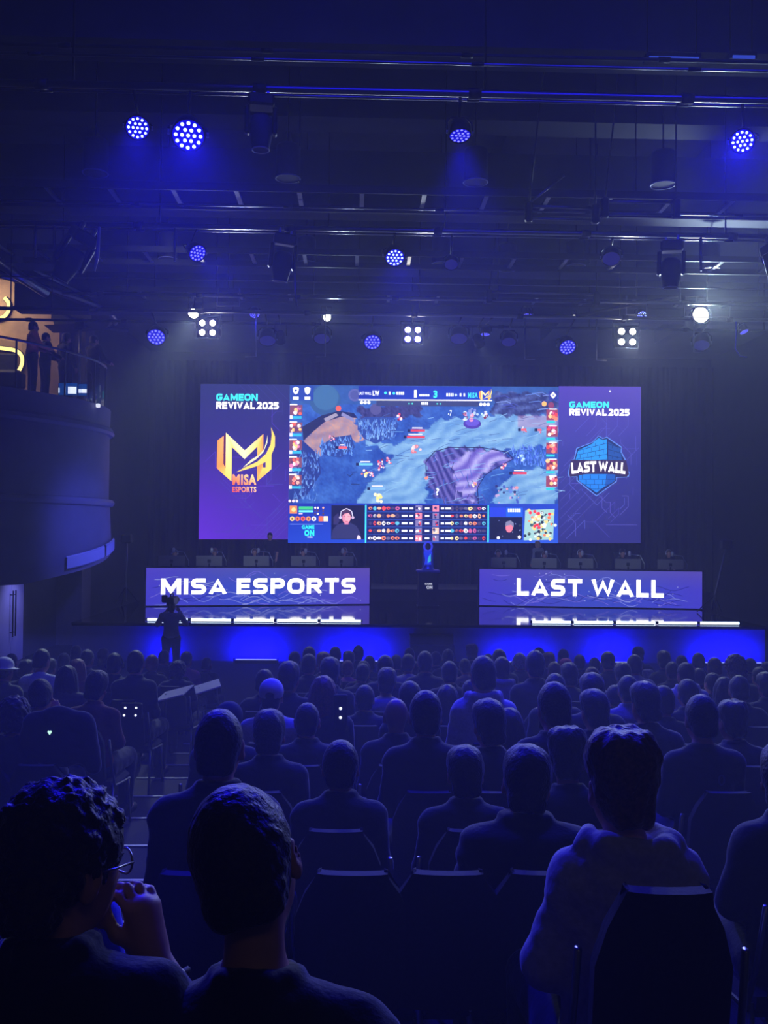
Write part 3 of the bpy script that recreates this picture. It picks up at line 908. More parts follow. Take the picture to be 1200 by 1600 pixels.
# small figures as plain colour blobs, with bars over them
def unit(x, y, r, cols, n=9, lay=6):
    for _ in range(n): p.circ(x + rg.uniform(-r, r), y + rg.uniform(-r, r), r * rg.uniform(.25, .5), rg.choice(cols), lay, 6)
R_, B_, G_ = [(214, 70, 90), (236, 150, 170), (250, 220, 220), (120, 30, 60)], [(90, 140, 230), (180, 210, 250), (50, 70, 150)], [(246, 214, 120), (214, 170, 90), (255, 240, 190)]
for x, y, r, c in ((568, 740, 5, R_ + G_), (577, 742, 4, R_), (592, 722, 4, R_), (606, 720, 4, R_), (594, 731, 4, R_), (648, 700, 7, [(240, 190, 190), (250, 230, 230), (200, 110, 120)]), (589, 778, 6, G_), (621, 651, 5, R_ + B_), (516, 686, 4, R_), (729, 651, 7, B_ + R_), (738, 644, 7, [(170, 190, 220), (120, 130, 190)]), (755, 646, 6, R_ + B_), (785, 728, 4, R_), (740, 756, 4, G_ + R_), (817, 672, 3, R_), (841, 672, 3, R_), (812, 714, 5, B_), (664, 748, 3, [(240, 130, 90)])):
    unit(x, y, r, c)
p.circ(735, 662, 14, (70, 50, 150), 5, 16, 8); p.circ(735, 660, 11, (92, 76, 186), 6, 16, 6)
def bar(x0, y, x1, c): p.rect(x0 - 5, y - 2.2, x0 - .6, y + 2.2, (20, 24, 60), 7); p.rect(x0, y - 1.8, x1, y + 1.8, c, 7); p.rect(x0 + 2, y - 5, x1 - 4, y - 3.2, (230, 220, 230), 7)
for x0, y, x1, c in ((639, 673, 661, (206, 60, 70)), (633, 683, 661, (206, 60, 70)), (799, 739, 821, (206, 60, 76)), (559, 726, 580, (110, 190, 230)), (577, 764, 600, (120, 170, 220)), (527, 700, 540, (220, 90, 90)), (812, 671, 820, (214, 90, 96)), (838, 671, 844, (214, 90, 96))):
    bar(x0, y, x1, c)
p.line([(546, 738), (556, 738)], 1, (30, 40, 90), 7); p.line([(541, 742), (545, 745), (549, 741)], 1.2, (30, 40, 90), 7); p.line([(547, 757), (560, 757)], 1, (30, 40, 90), 7)
p.text('-7', 697, 641, 703, 650, (235, 240, 255), 7, .02); p.text('?', 679, 763, 684, 774, (235, 240, 255), 7, .02)
p.build('broadcast_picture', EM_GAME, wall)

p = Pic(SP, .003)
# score strip along the top
p.rect(557, 604, 765, 624.5, (26, 54, 168), 8, [(20, 40, 140), (20, 44, 150), (24, 60, 176), (24, 50, 160)])
p.rect(557, 624.5, 766, 626.3, (250, 244, 252), 9); p.rect(585, 626.3, 745, 635, (50, 58, 96), 8)
def tx(t, x0, y0, x1, y1, c=(240, 244, 255), b=.02): p.text(t, x0, y0, x1, y1, c, 9, b)
tx('LAST WALL', 557.5, 613, 577, 617.6); tx('LW', 579, 610.5, 589.5, 619, b=.04); [p.rect(x, 612.5, x + w, 617.3, (236, 240, 255), 9) for x, w in ((604, 3), (616, 2.6), (619.4, 2.6), (622.8, 2.2), (625.6, 2.4))]; tx('1', 643.6, 609.5, 648, 621.5, b=.05)
tx('3', 673.8, 610, 680, 622, (64, 226, 226), .05); [p.rect(x, 614.3, x + w, 619.3, (236, 240, 255), 9) for x, w in ((694, 2.6), (697.4, 2.6), (700.8, 2), (703.4, 2), (715, 2.8), (721, 2.4))]; tx('MISA', 728, 613, 743.5, 621.8, (64, 206, 226), .04)
[p.rect(652 + k * 2.7, 616.2, 654 + k * 2.7, 619.4, (236, 240, 255), 9) for k in range(6)]; [p.rect(655 + k * 2.8, 628.4, 657.2 + k * 2.8, 632.6, (236, 240, 255), 9) for k in range(4)]
p.circ(599, 614.5, 2.2, (64, 226, 226), 9); p.circ(612, 615, 2.2, (64, 206, 226), 9); p.circ(709, 617, 2.2, (180, 200, 240), 9)
for x in (562, 567.6, 573.2): p.circ(x, 629.6, 2.6, (250, 246, 255), 9)
for x in (748.4, 754.2, 760): p.circ(x, 631.5, 2.6, (250, 246, 255), 9)
for x in (636, 641, 680, 685): p.circ(x, 631, 1.3, (80, 220, 200), 9, 6)
p.rect(451, 604, 487, 627, (36, 64, 150), 8)
for x in (459.5, 477.5):
    p.poly([(x - 5, 608), (x, 605.5), (x + 5, 608), (x + 3.5, 615), (x, 618), (x - 3.5, 615)], (246, 246, 255), 9); p.rect(x - 4.5, 621, x + 4.5, 626, (226, 228, 246), 9)
p.circ(459.5, 611.5, 1.8, (40, 70, 150), 10, 8)
p.poly([(862, 611), (867, 616.5), (862, 622), (857, 616.5)], (248, 248, 255), 9); p.rect(855, 609, 869, 625, (40, 52, 140), 8); p.circ(862, 616.5, 1.3, (60, 70, 150), 10, 6)
# column of player pictures at both sides: coloured squares with a bar under each
for k in range(5):
    y = 634 + k * 27.2
    p.rect(450.5, y, 470, y + 15.5, (120, 70, 90), 8)
    for _ in range(9): p.circ(rg.uniform(453, 468), y + rg.uniform(2, 14), rg.uniform(2, 3.6), rg.choice([(236, 96, 70), (250, 236, 236), (246, 206, 110), (226, 120, 170), (90, 50, 90), (250, 190, 170)]), 9, 7)
    p.rect(450.5, y - 1.5, 462, y + .5, (240, 236, 246), 10); p.rect(453, y + 17.5, 469, y + 21.5, (50, 170, 206), 9); p.rect(450.5, y + 16.5, 455, y + 22, (220, 210, 236), 10)
    y = 638.5 + k * 26.2
    p.rect(851.5, y, 869.5, y + 17, (140, 60, 80), 8)
    for _ in range(9): p.circ(rg.uniform(853, 868), y + rg.uniform(2, 15), rg.uniform(2, 3.6), rg.choice([(236, 70, 60), (250, 240, 236), (246, 196, 130), (206, 60, 110), (110, 30, 60), (250, 130, 90)]), 9, 7)
    p.rect(856, y - 1, 868, y + .8, (240, 236, 246), 10); p.rect(851.5, y + 18.5, 865, y + 22, (40, 190, 200), 9)
for x in (452, 457.5, 463): p.circ(x, 783.5, 2.2, (240, 210, 220), 9, 7)
# bottom panels
p.rect(449.8, 787, 870.9, 848.5, (30, 62, 178), 10, [(22, 44, 150), (26, 60, 180), (40, 80, 196), (30, 60, 176)])
p.rect(452, 791, 463.5, 803, (224, 132, 60), 11); p.circ(458, 797, 3.4, (252, 206, 130), 12)
p.rect(466, 792, 488, 797, (60, 190, 120), 11); p.rect(466, 798, 488, 801, (110, 220, 220), 11); p.rect(466, 802.5, 472, 804, (230, 190, 240), 11)
for i in range(3):
    for j in range(3): p.circ(491.5 + i * 4.2 + (4 if i == 2 else 0), 794 + j * 4.6, 1.7, rg.choice([(246, 226, 226), (236, 170, 130), (90, 60, 70)]), 11, 6)
for i, c in enumerate([(250, 206, 110), (240, 120, 60), (236, 96, 60), (246, 150, 70), (240, 236, 246)]): p.circ(456 + i * 8.4, 811, 3.8, c, 11, 8); p.circ(456 + i * 8.4, 811, 1.7, (120, 50, 40), 12, 6)
for i, c in enumerate([(232, 110, 60), (246, 220, 190)]): p.rect(497 + i * 7.6, 807, 504 + i * 7.6, 815, c, 11)
p.text('GAME', 471, 821, 490.5, 827, (50, 226, 226), 12, .05); p.text('ON', 475, 828.2, 490.5, 838, (50, 226, 226), 12, .06); p.rect(480, 839, 488, 840.3, (226, 240, 250), 12)
p.line([(453, 819.5), (504, 819.5)], .7, (120, 140, 230), 11)
# picture-in-picture with a commentator, left
p.rect(516.5, 790, 568, 843, (16, 18, 46), 11)
p.poly([(516.5, 842), (519, 828), (526, 820), (536, 817), (546, 817), (556, 822), (562, 834), (563, 842)], (44, 46, 88), 12)
p.poly([(520, 820), (520, 808), (527, 802), (530, 812), (527, 820)], (46, 42, 84), 12)
p.circ(540, 809.5, 6.6, (214, 134, 156), 14, 14, 9); p.circ(542, 809, 4.6, (238, 160, 172), 15, 12, 7); p.rect(537, 815, 543.5, 820, (190, 110, 140), 13)
p.poly([(531.5, 808), (532, 799), (538, 796), (545, 797), (548.5, 803), (548, 808), (545, 802), (537, 803)], (70, 44, 66), 15)
p.line([(530.5, 808), (532, 799), (540, 795), (548, 799), (550, 808)], 1.3, (206, 200, 226), 16); p.circ(530.8, 809, 2.4, (190, 180, 216), 16, 8); p.circ(550, 809, 2.4, (190, 160, 190), 16, 8)
p.line([(535.5, 807.5), (538.5, 807.5)], .9, (110, 50, 70), 16); p.line([(542, 807.5), (545, 807.5)], .9, (110, 50, 70), 16); p.line([(538.5, 815), (542.5, 815)], .9, (170, 80, 96), 16)
p.poly([(556, 843), (558, 836), (562, 838), (563, 843)], (220, 200, 220), 16)
p.rect(569, 789, 571, 848, (70, 226, 206), 12); p.rect(760, 789, 762, 847, (70, 226, 206), 12)
# statistics table: five lines of small icons
p.rect(572, 789.5, 759.5, 847.5, (22, 30, 88), 11)
for r in range(5):
    y = 794.5 + r * 11.6
    p.line([(573, y + 5.6), (759, y + 5.6)], .6, (50, 90, 190), 12)
    for x in (577, 584, 591, 598, 605, 612, 619, 704.5, 712, 719, 726, 733, 740, 747, 754):
        c = rg.choice([(226, 70, 60), (236, 130, 90), (240, 236, 246), (90, 180, 210), (190, 90, 140), (96, 92, 130), (230, 170, 130), (70, 60, 100), (250, 220, 150)])
        p.circ(x, y, rg.uniform(2.2, 3.8), c, 12, 7, rg.uniform(2, 3.6), .15)
        if rg.random() < .4: p.circ(x + .6, y + .4, 1.3, (40, 30, 60), 13, 5)
    for x0, x1 in ((626, 635), (638, 644), (662, 669), (687, 692), (694, 703)): p.rect(x0, y - 1.4, x1, y + 1.6, (226, 230, 248), 12)
    for x in (647.5, 674):
        p.rect(x, y - 4.8, x + 10, y + 5, rg.choice([(226, 130, 150), (120, 110, 160), (240, 190, 170)]), 12)
        for _ in range(4): p.circ(x + rg.uniform(2, 8), y + rg.uniform(-3, 3), rg.uniform(1, 2.4), rg.choice([(246, 240, 246), (226, 50, 60), (40, 40, 90)]), 13, 6)
# picture-in-picture with a second commentator, and the small plan at the right
p.rect(764, 793, 788, 807, (36, 60, 200), 12); p.rect(789, 793, 815, 807, (34, 90, 214), 12); [p.rect(792 + k * 3.4, 794.5, 794.6 + k * 3.4, 800, (236, 240, 255), 13) for k in range(6)]
p.rect(763.5, 808, 814.5, 843, (14, 18, 40), 12)
p.poly([(772, 843), (776, 832), (786, 828), (802, 828), (811, 834), (814, 843)], (24, 26, 50), 13)
p.circ(794, 824.5, 5.6, (226, 120, 140), 14, 12, 7.5); p.poly([(787.5, 822), (789, 815), (796, 813), (801, 817), (801, 824), (797, 820)], (120, 120, 150), 15)
p.circ(777, 840, 2.6, (236, 230, 246), 14, 8); p.circ(810, 839, 2.8, (236, 230, 246), 14, 8)
for _ in range(8): p.circ(rg.uniform(768, 812), rg.uniform(812, 838), .8, (170, 180, 220), 13, 5)
p.poly([(819, 797), (865, 795), (863, 843), (817, 844)], (150, 190, 190), 12)
for _ in range(90):
    p.circ(rg.gauss(840, 10), rg.gauss(820, 11), rg.uniform(1, 3), rg.choice([(30, 40, 50), (40, 60, 60), (226, 214, 150), (220, 230, 230), (60, 90, 90), (236, 120, 70), (240, 200, 110)]), 13, 6)
for x, y in ((827, 801), (834, 799), (840, 802), (838, 820), (841, 824), (834, 822), (857, 803)): p.circ(x, y, 2.6, (230, 50, 60), 14, 7)
p.build('scoreboard_overlay', EM_GAME, wall)
p = Pic(SP, .003)
m_logo(p, 745.5, 607.2, 20, 11, dark=True)
p.build('small_team_logo', EM_SIGN, wall)

# ------------------------------------------------------------------ desks on the stage
def desk(pl, pr, letters, lbox, label, flip):
    A = atz(*pl, STZ); B = atz(*pr, STZ)
    U = (B - A); L = U.length; U.normalize()
    N = Vector((U.y, -U.x, 0))          # towards the audience
    if N.y > 0: N = -N
    H = 1.17
    root = thing('player_desk', (A + B) / 2 - N * .4, label, 'desk')
    body = MB()
    rot = Matrix((U, -N, Vector((0, 0, 1)))).transposed()
    c = (A + B) / 2 - N * .45
    body.box(c + Vector((0, 0, H - .04)), (L, .9, .06), rot, .01)
    body.build('desk_top', M_DARK, root)
    for s in (-.5, 0, .5):
        MB().box(c + U * (s * (L - .1)) + Vector((0, 0, (H - .07) / 2)), (.06, .8, H - .07), rot).build('side_panel', M_DARK, root)
    fr_ = MB().box((A + B) / 2 - N * .03 + Vector((0, 0, H / 2)), (L + .06, .06, H + .05), rot, .01)
    fr_.build('front_frame', M_BLACK, root)
    def P(x, y, off=0): return A + U * x + Vector((0, 0, y)) + N * (.006 + off)
    p = Pic(P, .003)
    def bg(x, y):
        u, v = x / L, y / H
        if flip: u = u
        c = mix((84, 62, 224), (56, 92, 214), math.exp(-((u - .5) / .35) ** 2) * 1.0)
        c = mix(c, (106, 92, 180), max(0, v - .45) * 1.2 * (1 if u > .3 else .3 + u * 2))
        c = mix(c, (66, 70, 215), (1 - v) * .55)
        c = mix(c, (110, 84, 180), max(0, (u - .55)) * .9 if not flip else max(0, .35 - abs(u - .35)) * .5)
        return c
    p.grid(.02, .03, L - .02, H - .01, 28, 6, bg)
    rd = random.Random(5 if flip else 6)
    for k in range(44):
        x = rd.uniform(.1, L - 1.2); y = rd.uniform(.08, .42) if k % 2 else rd.uniform(.1, H - .1)
        amp = rd.uniform(.03, .16); ph = rd.random() * 6
        pts = [(x + j * .14, max(.05, min(H - .05, y + amp * math.sin(j * .8 + ph)))) for j in range(rd.randint(4, 9))]
        pts = [q for q in pts if q[0] < L - .06]
        p.line(pts, .018, rd.choice([(140, 150, 246), (130, 118, 236), (40, 40, 160), (160, 170, 240)]), 1)
    for k in range(16):
        p.circ(rd.uniform(.2, L - .2), rd.uniform(.1, H - .1), .018, (190, 200, 250), 2, 6)
    p.build('led_front', emit_attr('desk_pixels' + letters, .85), root)
    t = Pic(P, .003)
    x0, x1 = lbox[0] * L, lbox[1] * L
    t.text(letters, x0, lbox[2] * H, x1, lbox[3] * H, (255, 253, 255), 4, wide=dict(t=.245, gap=.15))
    # text() runs downwards in picture rows; here rows grow upwards
    for i, v in enumerate(list(t.v)):
        z = v.z - A.z; lo, hi = lbox[2] * H, lbox[3] * H
        t.v[i] = Vector((v.x, v.y, A.z + lo + hi - z))
    t.build('team_lettering', emit_attr('desk_white' + letters, 1.9, light=False), root)
    return A, U, N, L, H
D1 = desk((226.5, 948), (578, 945), 'MISA ESPORTS', (.066, .932, .31, .72), 'long left stage desk with a lit front reading MISA ESPORTS', False)
D2 = desk((748, 947), (1098, 952.5), 'LAST WALL', (.172, .828, .30, .76), 'long right stage desk with a lit front reading LAST WALL', True)

# monitors and microphone arms on the desks
def monitor():
    r = thing('monitor')
    MB().box((0, 0, .195), (.80, .045, .32), bev=.015).local('screen_back', mat('monitor_grey', (120, 116, 122), rough=.4), r)
    MB().box((0, .026, .195), (.76, .006, .28)).local('screen', emit('monitor_glow', (150, 170, 220), .5), r)
    MB().box((0, -.03, .19), (.10, .03, .1), bev=.01).local('mount_plate', M_BLACK, r)
    MB().box((0, -.02, .06), (.05, .05, .12)).local('stand_neck', M_BLACK, r)
    MB().box((0, 0, .01), (.26, .2, .02), bev=.008).local('stand_foot', M_BLACK, r)
    return r
def mic_arm():
    r = thing('microphone')
    MB().tube([(0, 0, 0), (0, 0, .2), (-.12, .08, .46), (-.42, .15, .50)], .014).local('boom_arm', M_STEEL, r)
    MB().lathe([(.02, 0), (.045, .02), (.048, .1), (.035, .15), (.01, .16)], (-.44, .15, .44), 12).local('microphone_head', mat('mic_silver', (200, 200, 205), rough=.35, metal=.8), r)
    MB().lathe([(.06, 0), (.06, .03), (.02, .05)], (0, 0, 0), 12).local('clamp', M_BLACK, r)
    return r
mon0, mic0 = monitor(), mic_arm()
MONPX = [(268, D1), (327, D1), (402, D1), (476, D1), (537, D1), (788, D2), (852, D2), (909, D2), (985, D2), (1052, D2)]
for i, (px, D) in enumerate(MONPX):
    A, U, N, L, H = D
    # point of the desk line seen at this column
    best = min((abs((at(px, 900, (A + U * (L * s / 200)).y).x) - (A + U * (L * s / 200)).x), s) for s in range(201))[1]
    base = A + U * (L * best / 200) - N * .42 + Vector((0, 0, H - .008))
    side = 'left' if D is D1 else 'right'
    m = mon0 if i == 0 else copy_tree(mon0)
    m.location = base; m.rotation_euler = (0, 0, math.atan2(U.y, U.x))
    tag(m, 'grey monitor seen from behind on the %s desk, %s from the left' % (side, ordinal(i % 5 + 1)), 'monitor', 'monitors on the %s desk' % side)
    c = mic0 if i == 0 else copy_tree(mic0)
    c.location = base + U * .52 - N * .05; c.rotation_euler = (0, 0, math.atan2(U.y, U.x) + (0 if i % 3 else .5))
    tag(c, 'microphone on a bent arm at the %s desk, %s from the left' % (side, ordinal(i % 5 + 1)), 'microphone', 'microphones on the %s desk' % side)

# pedestal with trophy
pb = atz(668, 947.5, STZ)
ped = thing('trophy_pedestal', pb, 'dark square pedestal with a small white logo between the desks', 'pedestal')
MB().box(pb + Vector((0, 0, .54)), (.60, .60, 1.04), bev=.012).build('column', M_DARK, ped)
MB().box(pb + Vector((0, 0, 1.10)), (.70, .70, .07), bev=.012).build('top_plate', mat('blue_plate', (90, 90, 220), rough=.3), ped)
MB().box(pb + Vector((0, 0, .02)), (.66, .66, .04)).build('plinth', M_BLACK, ped)
p = Pic(lambda x, y, o: pb + Vector((x, -.301 - o, y)), .002)
p.text('GAME', -.115, -.745, .115, -.685, (210, 214, 235), 1, .05); p.text('ON', -.06, -.665, .125, -.555, (210, 214, 235), 1, .06)
for i, v in enumerate(list(p.v)): p.v[i] = Vector((v.x, v.y, 2 * pb.z - v.z))
for i, v in enumerate(list(p.v)): p.v[i] = Vector((v.x, v.y, v.z if v.z > pb.z else v.z))
p.build('logo', emit_attr('pedestal_logo', .8, light=False), ped)
tb = pb + Vector((0, 0, 1.137))
tr = thing('trophy', tb, 'tall blue-lit trophy with a ring top on the dark pedestal', 'trophy')
mt = mat('trophy_metal', (120, 130, 240), rough=.25, metal=.7)
MB().lathe([(.2, 0), (.2, .04), (.15, .07), (.12, .16)], tb, 24).build('base', mt, tr)
MB().lathe([(.11, .16), (.09, .3), (.11, .45), (.13, .55), (.10, .58)], tb, 20).build('body', emit('trophy_glow', (36, 60, 245), .9), tr)  # blue light on the trophy put into its glowing body and ring
q_ = tb + Vector((0, -.12, .3))
MB().add([q_ + Vector((-.02, -.01, -.1)), q_ + Vector((.09, .0, -.02)), q_ + Vector((.07, -.005, .2)), q_ + Vector((.0, -.01, .08))], [(0, 1, 2, 3)]).build('emblem', emit('trophy_emblem', (60, 180, 230), 1.0), tr)
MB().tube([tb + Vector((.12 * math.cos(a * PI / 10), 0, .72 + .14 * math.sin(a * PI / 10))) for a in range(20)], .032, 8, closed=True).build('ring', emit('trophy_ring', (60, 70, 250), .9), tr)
for s in (-1, 1): MB().tube([tb + Vector((s * .16, 0, .05)), tb + Vector((s * .15, 0, .45)), tb + Vector((s * .12, 0, .7))], .018).build('side_bar', mt, tr)
lamp('trophy_light', 'SPOT', tb + Vector((0, -1.2, 2.6)), tb + Vector((0, 0, .4)), 60, (.05, .08, 1), angle=40, size=.1)

# ------------------------------------------------------------------ overhead pipes, trays and lights
def pipe(name, cat, y600, Y, r, label, m=M_STEEL, x0=-7.9, x1=14.3, hang=True, couplers=True):
    z = at(600, y600, Y).z
    root = thing(name, (3, Y, z), label, cat)
    MB().tube([(x0, Y, z), (x1, Y, z)], r, 10).build('tube', m, root)
    if hang:
        for x in np.linspace(x0 + 1.2, x1 - 1.2, 6):
            MB().tube([(x, Y, z), (x, Y, 10.39)], .012, 6).build('drop_cable', M_BLACK, root)
    if couplers:
        for x in np.linspace(x0 + .7, x1 - .7, 11): MB().lathe([(r * 1.5, -.06), (r * 1.5, .06)], (x, Y, z), 10, axis=(1, 0, 0)).build('coupler', M_BLACK, root)
    return z
PA = pipe('lighting_pipe', 'pipe', 143, 9.2, .036, 'thick lighting pipe nearest the camera carrying three blue lights')
pipe('conduit', 'pipe', 153, 9.35, .014, 'thin conduit running just under the nearest lighting pipe', hang=False)
pipe('conduit', 'pipe', 97, 9.0, .014, 'thin conduit high above the nearest lighting pipe', hang=False)
pipe('conduit', 'pipe', 83, 9.9, .02, 'dark conduit along the ceiling beam at the top of the picture', m=M_DARK, hang=False)
PB = pipe('lighting_pipe', 'pipe', 359, 13.3, .036, 'second lighting pipe, halfway between the camera and the stage')
pipe('conduit', 'pipe', 366, 13.45, .014, 'thin conduit just under the second lighting pipe', hang=False)
pipe('conduit', 'pipe', 326, 13.1, .014, 'thin conduit between the first cable tray and the second lighting pipe', hang=False)
PC = pipe('lighting_pipe', 'pipe', 491, 18.7, .036, 'lighting pipe over the stage edge carrying the white floodlights')
pipe('lighting_pipe', 'pipe', 466, 18.0, .03, 'upper pipe just above the stage edge lighting pipe', x0=-5.5)
pipe('lighting_pipe', 'pipe', 508, 21.2, .03, 'dark pipe behind the floodlights over the stage', m=M_DARK)
pipe('conduit', 'pipe', 442, 17.5, .012, 'thin wire-like conduit below the second cable tray', hang=False, couplers=False)

def tray(y_top, y_bot, Y, n, label, x0, x1):
    zt, zb = at(600, y_top, Y + .55).z, at(600, y_bot, Y).z
    z = (zt + zb) / 2
    root = thing('cable_tray', ((x0 + x1) / 2, Y, z), label, 'cable tray')
    for yy in (Y - .02, Y + .75):
        MB().box(((x0 + x1) / 2, yy, z), (x1 - x0, .03, .10)).build('side_rail', M_DARK, root)
    for i in range(n):
        x = x0 + (i + .5) * (x1 - x0) / n
        MB().box((x, Y + .36, z), (.06, .75, .03)).build('rung', M_STEEL, root)
    for x in np.linspace(x0 + .8, x1 - .8, 5):
        MB().tube([(x, Y + .36, z), (x, Y + .36, 10.4)], .01, 6).build('drop_rod', M_BLACK, root)
tray(300, 319, 12.6, 24, 'nearer ladder-shaped cable tray across the hall above the second lighting pipe', -6.2, 13.8)
tray(396, 411, 16.0, 22, 'farther ladder-shaped cable tray across the hall above the stage edge lights', -5.8, 13.8)
tray(459, 468, 19.6, 18, 'last cable tray, faint and dark above the floodlights', -5, 13.5)

def tel_bar(p0, p1, Y, label):
    a, b = at(*p0, Y), at(*p1, Y)
    root = thing('extension_bar', (a + b) / 2, label, 'bar')
    MB().tube([a, b], .022).build('tube', M_STEEL, root)
    MB().tube([a - Vector((0, 0, .16)), b - Vector((0, 0, .16))], .018).build('tube', M_STEEL, root)
    MB().box(a - Vector((0, 0, .08)), (.1, .1, .26), bev=.02).build('end_bracket', M_BLACK, root)
    MB().box(b - Vector((0, 0, .08)), (.1, .1, .26), bev=.02).build('end_bracket', M_BLACK, root)
    MB().tube([a, (a.x + .3, a.y, 10.4)], .012).build('drop_rod', M_BLACK, root)
    MB().tube([b, (b.x, b.y, 10.4)], .012).build('drop_rod', M_BLACK, root)
tel_bar((826, 322), (930, 325), 12.4, 'short double bar hung between two dark brackets right of centre')
tel_bar((945, 315), (1056, 316), 12.2, 'short double bar at right ending in a round knob')
tel_bar((764, 456), (932, 460), 17.4, 'double bar hung low above the right floodlights')
for (a, b, Y, lb) in (((826, 318), (882, 274), 12.4, 'slanting stay rod right of the centre downlight'),):
    o = MB().tube([at(*a, Y), at(*b, Y)], .015).build('stay_rod', M_STEEL); tag(o, lb, 'rod')
for (px, y0, y1, Y, lb) in ((55, 358, 402, 13.4, 'pale upright rod at far left below the second lighting pipe'), (85, 320, 395, 13.0, 'dark upright post left of the second lighting pipe'), (273, 364, 408, 13.3, 'thin pale rod hanging left of the small blue light'), (1095, 358, 423, 13.4, 'thin pale rod hanging above the bright white spotlight')):
    o = MB().tube([Vector((at(px, y0, 13.3).x, 13.3, PB)), at(px, y1, 13.3)], .02).build('hanging_rod', M_STEEL if px != 85 else M_DARK); tag(o, lb, 'rod')

# ---- pendant downlights
def downlight(px, py, label, r=.165, z=8.0):
    c = atz(px, py, z)
    root = thing('pendant_downlight', c, label, 'lamp', 'ring-rimmed pendant downlights')
    MB().lathe([(r * .97, 0), (r, .02), (r, .42), (r * .9, .45)], c, 28).build('can', M_DARK, root)
    MB().tube([c + Vector((r * math.cos(2 * PI * k / 32), r * math.sin(2 * PI * k / 32), 0)) for k in range(32)], .009, 6, closed=True).build('rim', mat('pale_rim', (150, 150, 165), rough=.4), root)
    MB().lathe([(r * .55, .12), (r * .55, .13)], c, 20).build('lamp_glass', M_RUBBER, root)
    MB().tube([c + Vector((0, 0, .45)), (c.x, c.y, 10.4)], .012).build('stem', M_BLACK, root)
for (x, y, lb) in ((149, 271, 'pendant downlight at far left of the nearer row'), (450, 279, 'pendant downlight beside the dark moving light in the nearer row'), (743, 285, 'pendant downlight right of centre in the nearer row'), (1036, 289, 'pendant downlight at far right of the nearer row'),
                   (262, 405, 'pendant downlight at far left of the farther row'), (479, 411, 'pendant downlight left of centre in the farther row'), (689, 413, 'pendant downlight near the middle of the farther row'), (900, 416, 'pendant downlight right of centre in the farther row'), (1110, 421, 'pendant downlight at far right of the farther row'), (793, 421, 'shorter pendant downlight between two others of the farther row')):
    downlight(x, y, lb)

# ---- LED par lights
def par_light(r, lit):
    root = thing('par_light')
    MB().lathe([(r * .45, -r * 1.5), (r * .8, -r * 1.35), (r * .95, -r * .7), (r, -r * .2), (r, .0), (r * .93, .0), (r * .93, -.02), (.001, -.02)], n=26, axis=(0, 0, 1)).local('housing', M_BLACK, root)
    l = MB().disc((0, 0, -.012), r * .92, (0, 0, 1), 26).local('lens', M_LEDBLUE if lit < 2 else emit('dim_lens', (40, 36, 130), .5), root)  # unlit lamps get a faint blue glow put into the lens
    d = MB()
    for (n, rr) in ((1, 0), (6, .36), (12, .72)):
        for k in range(n):
            a = 2 * PI * k / n
            d.disc((rr * r * math.cos(a), rr * r * math.sin(a), -.004), r * .115, (0, 0, 1), 10)
    if lit < 2:
        d.local('led_array', M_LEDDOT if lit == 0 else M_LEDDIM, root)
    y = MB(); y.tube([(-r * 1.12, 0, -r * .4), (-r * 1.12, 0, -r * 1.4), (-r * .7, 0, -r * 2.0), (r * .7, 0, -r * 2.0), (r * 1.12, 0, -r * 1.4), (r * 1.12, 0, -r * .4)], r * .09, 6)
    y.local('yoke', M_BLACK, root)
    for s in (-1, 1): MB().lathe([(r * .16, 0), (r * .16, r * .14)], (s * r * 1.08, 0, -r * .4), 10, axis=(s, 0, 0)).local('knob', M_STEEL, root)
    return root
PROTO = {}
PY = {PA: 9.2, PB: 13.3, PC: 18.7}
def place_par(px, py, Y, w, lit, aim, label, energy, pz, ang=62):
    c = at(px, py, Y)
    r = w / FPX * Y / 2
    key = (round(r, 2), lit)
    if key not in PROTO:
        PROTO[key] = root = par_light(key[0], lit)
    else:
        root = copy_tree(PROTO[key])
    d = (Vector(aim) - c).normalized()
    root.location = c
    root.rotation_euler = d.to_track_quat('Z', 'Y').to_euler()
    tag(root, label, 'stage light', 'blue LED par lights')
    # clamp and hanger
    top = c - d * r * 2.0
    k = MB(); k.tube([top - c, Vector((0, PY[pz] - c.y, pz - c.z))], .016, 6)
    o = k.local('hanger', M_BLACK, root)
    o.matrix_parent_inverse = Matrix.Rotation(0, 4, 'X') @ root.rotation_euler.to_matrix().to_4x4().inverted()
    if energy:
        lamp('par_beam', 'SPOT', c + d * .03, aim, energy, BLUE, angle=ang, size=r * .8)
place_par(215, 200, 9.4, 38, 0, (-.78, 2.5, 2.15), 'left one of the two blue par lights on the nearest pipe', E_PAR * .9, PA, 26)
place_par(294, 212, 9.1, 52, 0, (-.4, 3.0, 1.5), 'largest blue par light with white LED dots, left on the nearest pipe', E_PAR, PA)
place_par(719, 213, 9.2, 36, 1, (1.2, 7.0, 0), 'blue par light without white dots at the middle of the nearest pipe', E_PAR, PA)
place_par(1160, 221, 9.2, 38, 0, (0.2, 2.2, 1.5), 'blue par light at the far right of the nearest pipe', E_PAR, PA)
place_par(309, 396, 13.3, 30, 1, (3.5, 6.0, 0), 'small blue par light left on the second pipe, turned right', E_PAR * .45, PB)
place_par(617, 403, 13.3, 31, 0, (1.2, 6.0, 0), 'blue par light at the middle of the second pipe', E_PAR * .5, PB)
place_par(1208, 405, 13.3, 34, 1, (3, 6.0, 0), 'blue par light cut by the right frame edge on the second pipe', E_PAR * .3, PB)
place_par(398, 491, 18.9, 18, 1, (-1, 12.0, 0), 'tiny blue par light right of the left floodlight', 150, PC)
place_par(244, 527, 19.2, 30, 1, (-3.4, 10.5, 0), 'blue par light left of the left floodlight, tilted down', 60, PC, 56)
place_par(582, 535, 19.5, 27, 1, (1.0, 10.5, 0), 'blue par light left of the middle floodlight, tilted down', 60, PC, 60)
